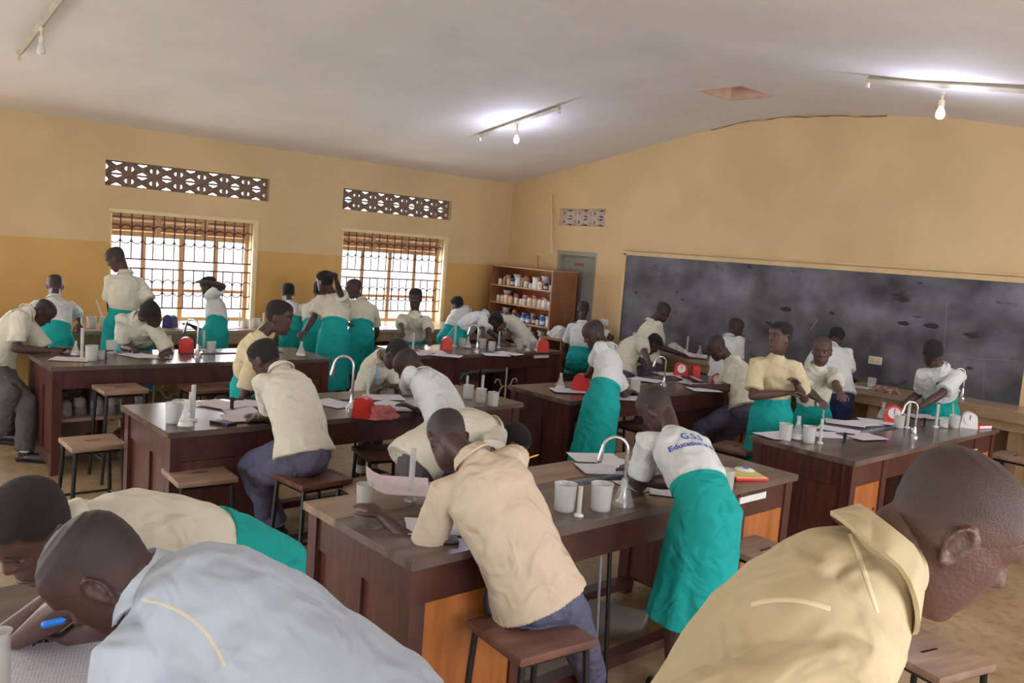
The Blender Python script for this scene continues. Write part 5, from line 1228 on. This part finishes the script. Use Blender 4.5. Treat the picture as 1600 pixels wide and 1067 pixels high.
# low table with cloth, box and calendar by the door
def side_table():
    y0, y1, x0, x1, h = ys0-.46, ys0-.03, 8.45, 8.95, .86
    t = thing('side_table', 'small wooden table with open compartment beside the bottle shelf', 'table', (8.7, ys0-.25, 0), world=True)
    bm = bmesh.new(); box(bm, x0, y0, h-.03, x1, y1, h); obj('table_top', bm, 'shelfdark', t, smooth=False)
    for y in (y0, y1-.025):
        bm = bmesh.new(); box(bm, x0+.01, y, 0, x1-.01, y+.025, h-.03); obj('side_panel', bm, 'shelfdark', t, smooth=False)
    bm = bmesh.new(); box(bm, x0+.01, y0+.025, .45, x1-.01, y1-.025, .47); obj('shelf_board', bm, 'shelfwood', t, smooth=False)
side_table()
heap('cloth_bundle', 0, 0, .15, .17, .14, 'white', 'white cloth bundle on the side table by the bottle shelf', 'cloth', z=.86, seed=8, pos=V((8.66, ys0-.22, 0)))
bm = bmesh.new(); box(bm, 8.86, ys0-.45, .861, 8.94, ys0-.29, 1.10); tag(obj('cardboard_box', bm, 'card', smooth=False), 'tan cardboard box standing behind the cloth bundle before the door', 'box')
# box under the nearest bench
bm = bmesh.new(); p = at(970, 968, .08); box(bm, -.12, -.17, 0, .12, .17, .10, .004); o = obj('concrete_block', bm, 'stone'); o.location = (p.x, p.y+.05, .001); o.rotation_euler.z = .5; tag(o, 'pale grey block lying on the floor under the nearest bench', 'block')
# held cylinder
p = atY(1284, 628, 3.30); bm = bmesh.new(); tube(bm, [p+V((0, -.02, .02)), p+V((0, -.03, -.16))], .008, 10, V((0, 1, 0)), caps=(1, 1)); tag(obj('glass_tube', bm, 'glass'), 'thin glass tube held upright above the cylinder at the right bench', 'tube')
# graduated tube at lower left corner
p = D(10, 1068, 1.72); bm = bmesh.new(); tube(bm, [(p.x, p.y, BH+.001), (p.x, p.y, BH+.012)], .05, 24, V((1, 0, 0)), caps=(0, 0)); zt = CH-.455*1.72
p = at(-3, 1160, BH); q = px(p)
lathe_top = .27
t = thing('measuring_cylinder', 'big frosted cylinder cut by the lower left corner', 'measuring cylinder', (p.x, p.y, BH), group='measuring cylinders')
bm.free(); bm = bmesh.new(); lathe(bm, [(0, .01), (.025, .012), (.022, .252), (.026, .26), (.021, .26), (.019, .25), (.021, .016), (0, .016)], n=24); obj('tube', bm, 'plastic', t)
bm = bmesh.new(); lathe(bm, [(0, 0), (.05, 0), (.05, .008), (.027, .014), (0, .014)], n=24); obj('foot', bm, 'whiteplastic', t)
# lettering and seams laid onto the evaluated cloth
from mathutils.bvhtree import BVHTree
bpy.context.view_layer.update(); DG = bpy.context.evaluated_depsgraph_get()
def cloth_tree(key, part='shirt'):
    sh = [q for q in P3[key]['root'].children if q.name.split('.')[0] == part][0]; ev = sh.evaluated_get(DG); me = ev.to_mesh(); mw = sh.matrix_world
    t = BVHTree.FromPolygons([mw @ v.co for v in me.vertices], [p.vertices[:] for p in me.polygons]); ev.to_mesh_clear(); return t
def lettering(key, lines, cpx):
    d = P3[key]; tree = cloth_tree(key); h, hn, _, _ = tree.ray_cast(CP, ray(*cpx).normalized())
    if h is None: print('no lettering hit'); return
    n = hn.normalized(); up = (d['spine']-n*d['spine'].dot(n)).normalized(); ax = up.cross(n)
    for k, (txt, sz, off) in enumerate(lines):
        cu = bpy.data.curves.new('lettering', 'FONT'); cu.body = txt; cu.size = sz; cu.align_x = 'CENTER'; cu.resolution_u = 3; cu.offset = .0011
        to = bpy.data.objects.new('tmp', cu); C.objects.link(to); bpy.context.view_layer.update()
        me = bpy.data.meshes.new_from_object(to.evaluated_get(bpy.context.evaluated_depsgraph_get())); bpy.data.objects.remove(to)
        bm = bmesh.new(); bm.from_mesh(me); bmesh.ops.triangulate(bm, faces=bm.faces[:])
        bmesh.ops.subdivide_edges(bm, edges=[e for e in bm.edges if e.calc_length() > .010], cuts=2)
        for v in bm.verts:
            o_ = h+ax*v.co.x+up*(v.co.y+off)+n*.15; q, qn, _, _ = tree.ray_cast(o_, -n); v.co = (q+qn*.0012) if q else o_-n*.15
        o = obj('lettering', bm, 'print', d['root'], smooth=False)
def seam(key, pts, mt, r=.0035):
    d = P3[key]; tree = cloth_tree(key); out = []; nn = []
    for (a, b) in zip(pts, pts[1:]):
        for i in range(6):
            t = i/6; q, n, _, _ = tree.ray_cast(CP, ray(lerp(a[0], b[0], t), lerp(a[1], b[1], t)).normalized())
            if q: out.append(q+n*.0004); nn.append(n)
    if len(out) < 4: print('seam missed', key); return
    sm = [out[0]]+[(out[i-1]+out[i]+out[i+1])/3 for i in range(1, len(out)-1)]+[out[-1]]
    bm = bmesh.new(); tube(bm, sm, [(r, .0011)]*len(sm), 8, nn); obj('seam', bm, mt, d['root'])
def bez(a, b, c, n=6): return [((1-t)**2*a[0]+2*t*(1-t)*b[0]+t*t*c[0], (1-t)**2*a[1]+2*t*(1-t)*b[1]+t*t*c[1]) for t in [i/n for i in range(n+1)]]
lettering('P30', [('G.S.S', .058, .012), ('Education is the', .040, -.036)], (1085, 688))
seam('P32', bez((222, 936), (320, 950), (352, 1045)), 'cream', .0035)
seam('P29', bez((655, 738), (730, 728), (820, 735)), 'peach', .003)
seam('P33', bez((1175, 945), (1230, 925), (1300, 952)), 'yellow', .004); seam('P33', bez((1330, 835), (1350, 890), (1372, 960)), 'yellow', .004)
badge('P24', 1467, 601); badge('P14', 793, 513); badge('P11', 658, 497); badge('P22', 1292, 597, 'lemon', .5)
for o in list(C.objects):
    if o.get('_w'): del o['_w']
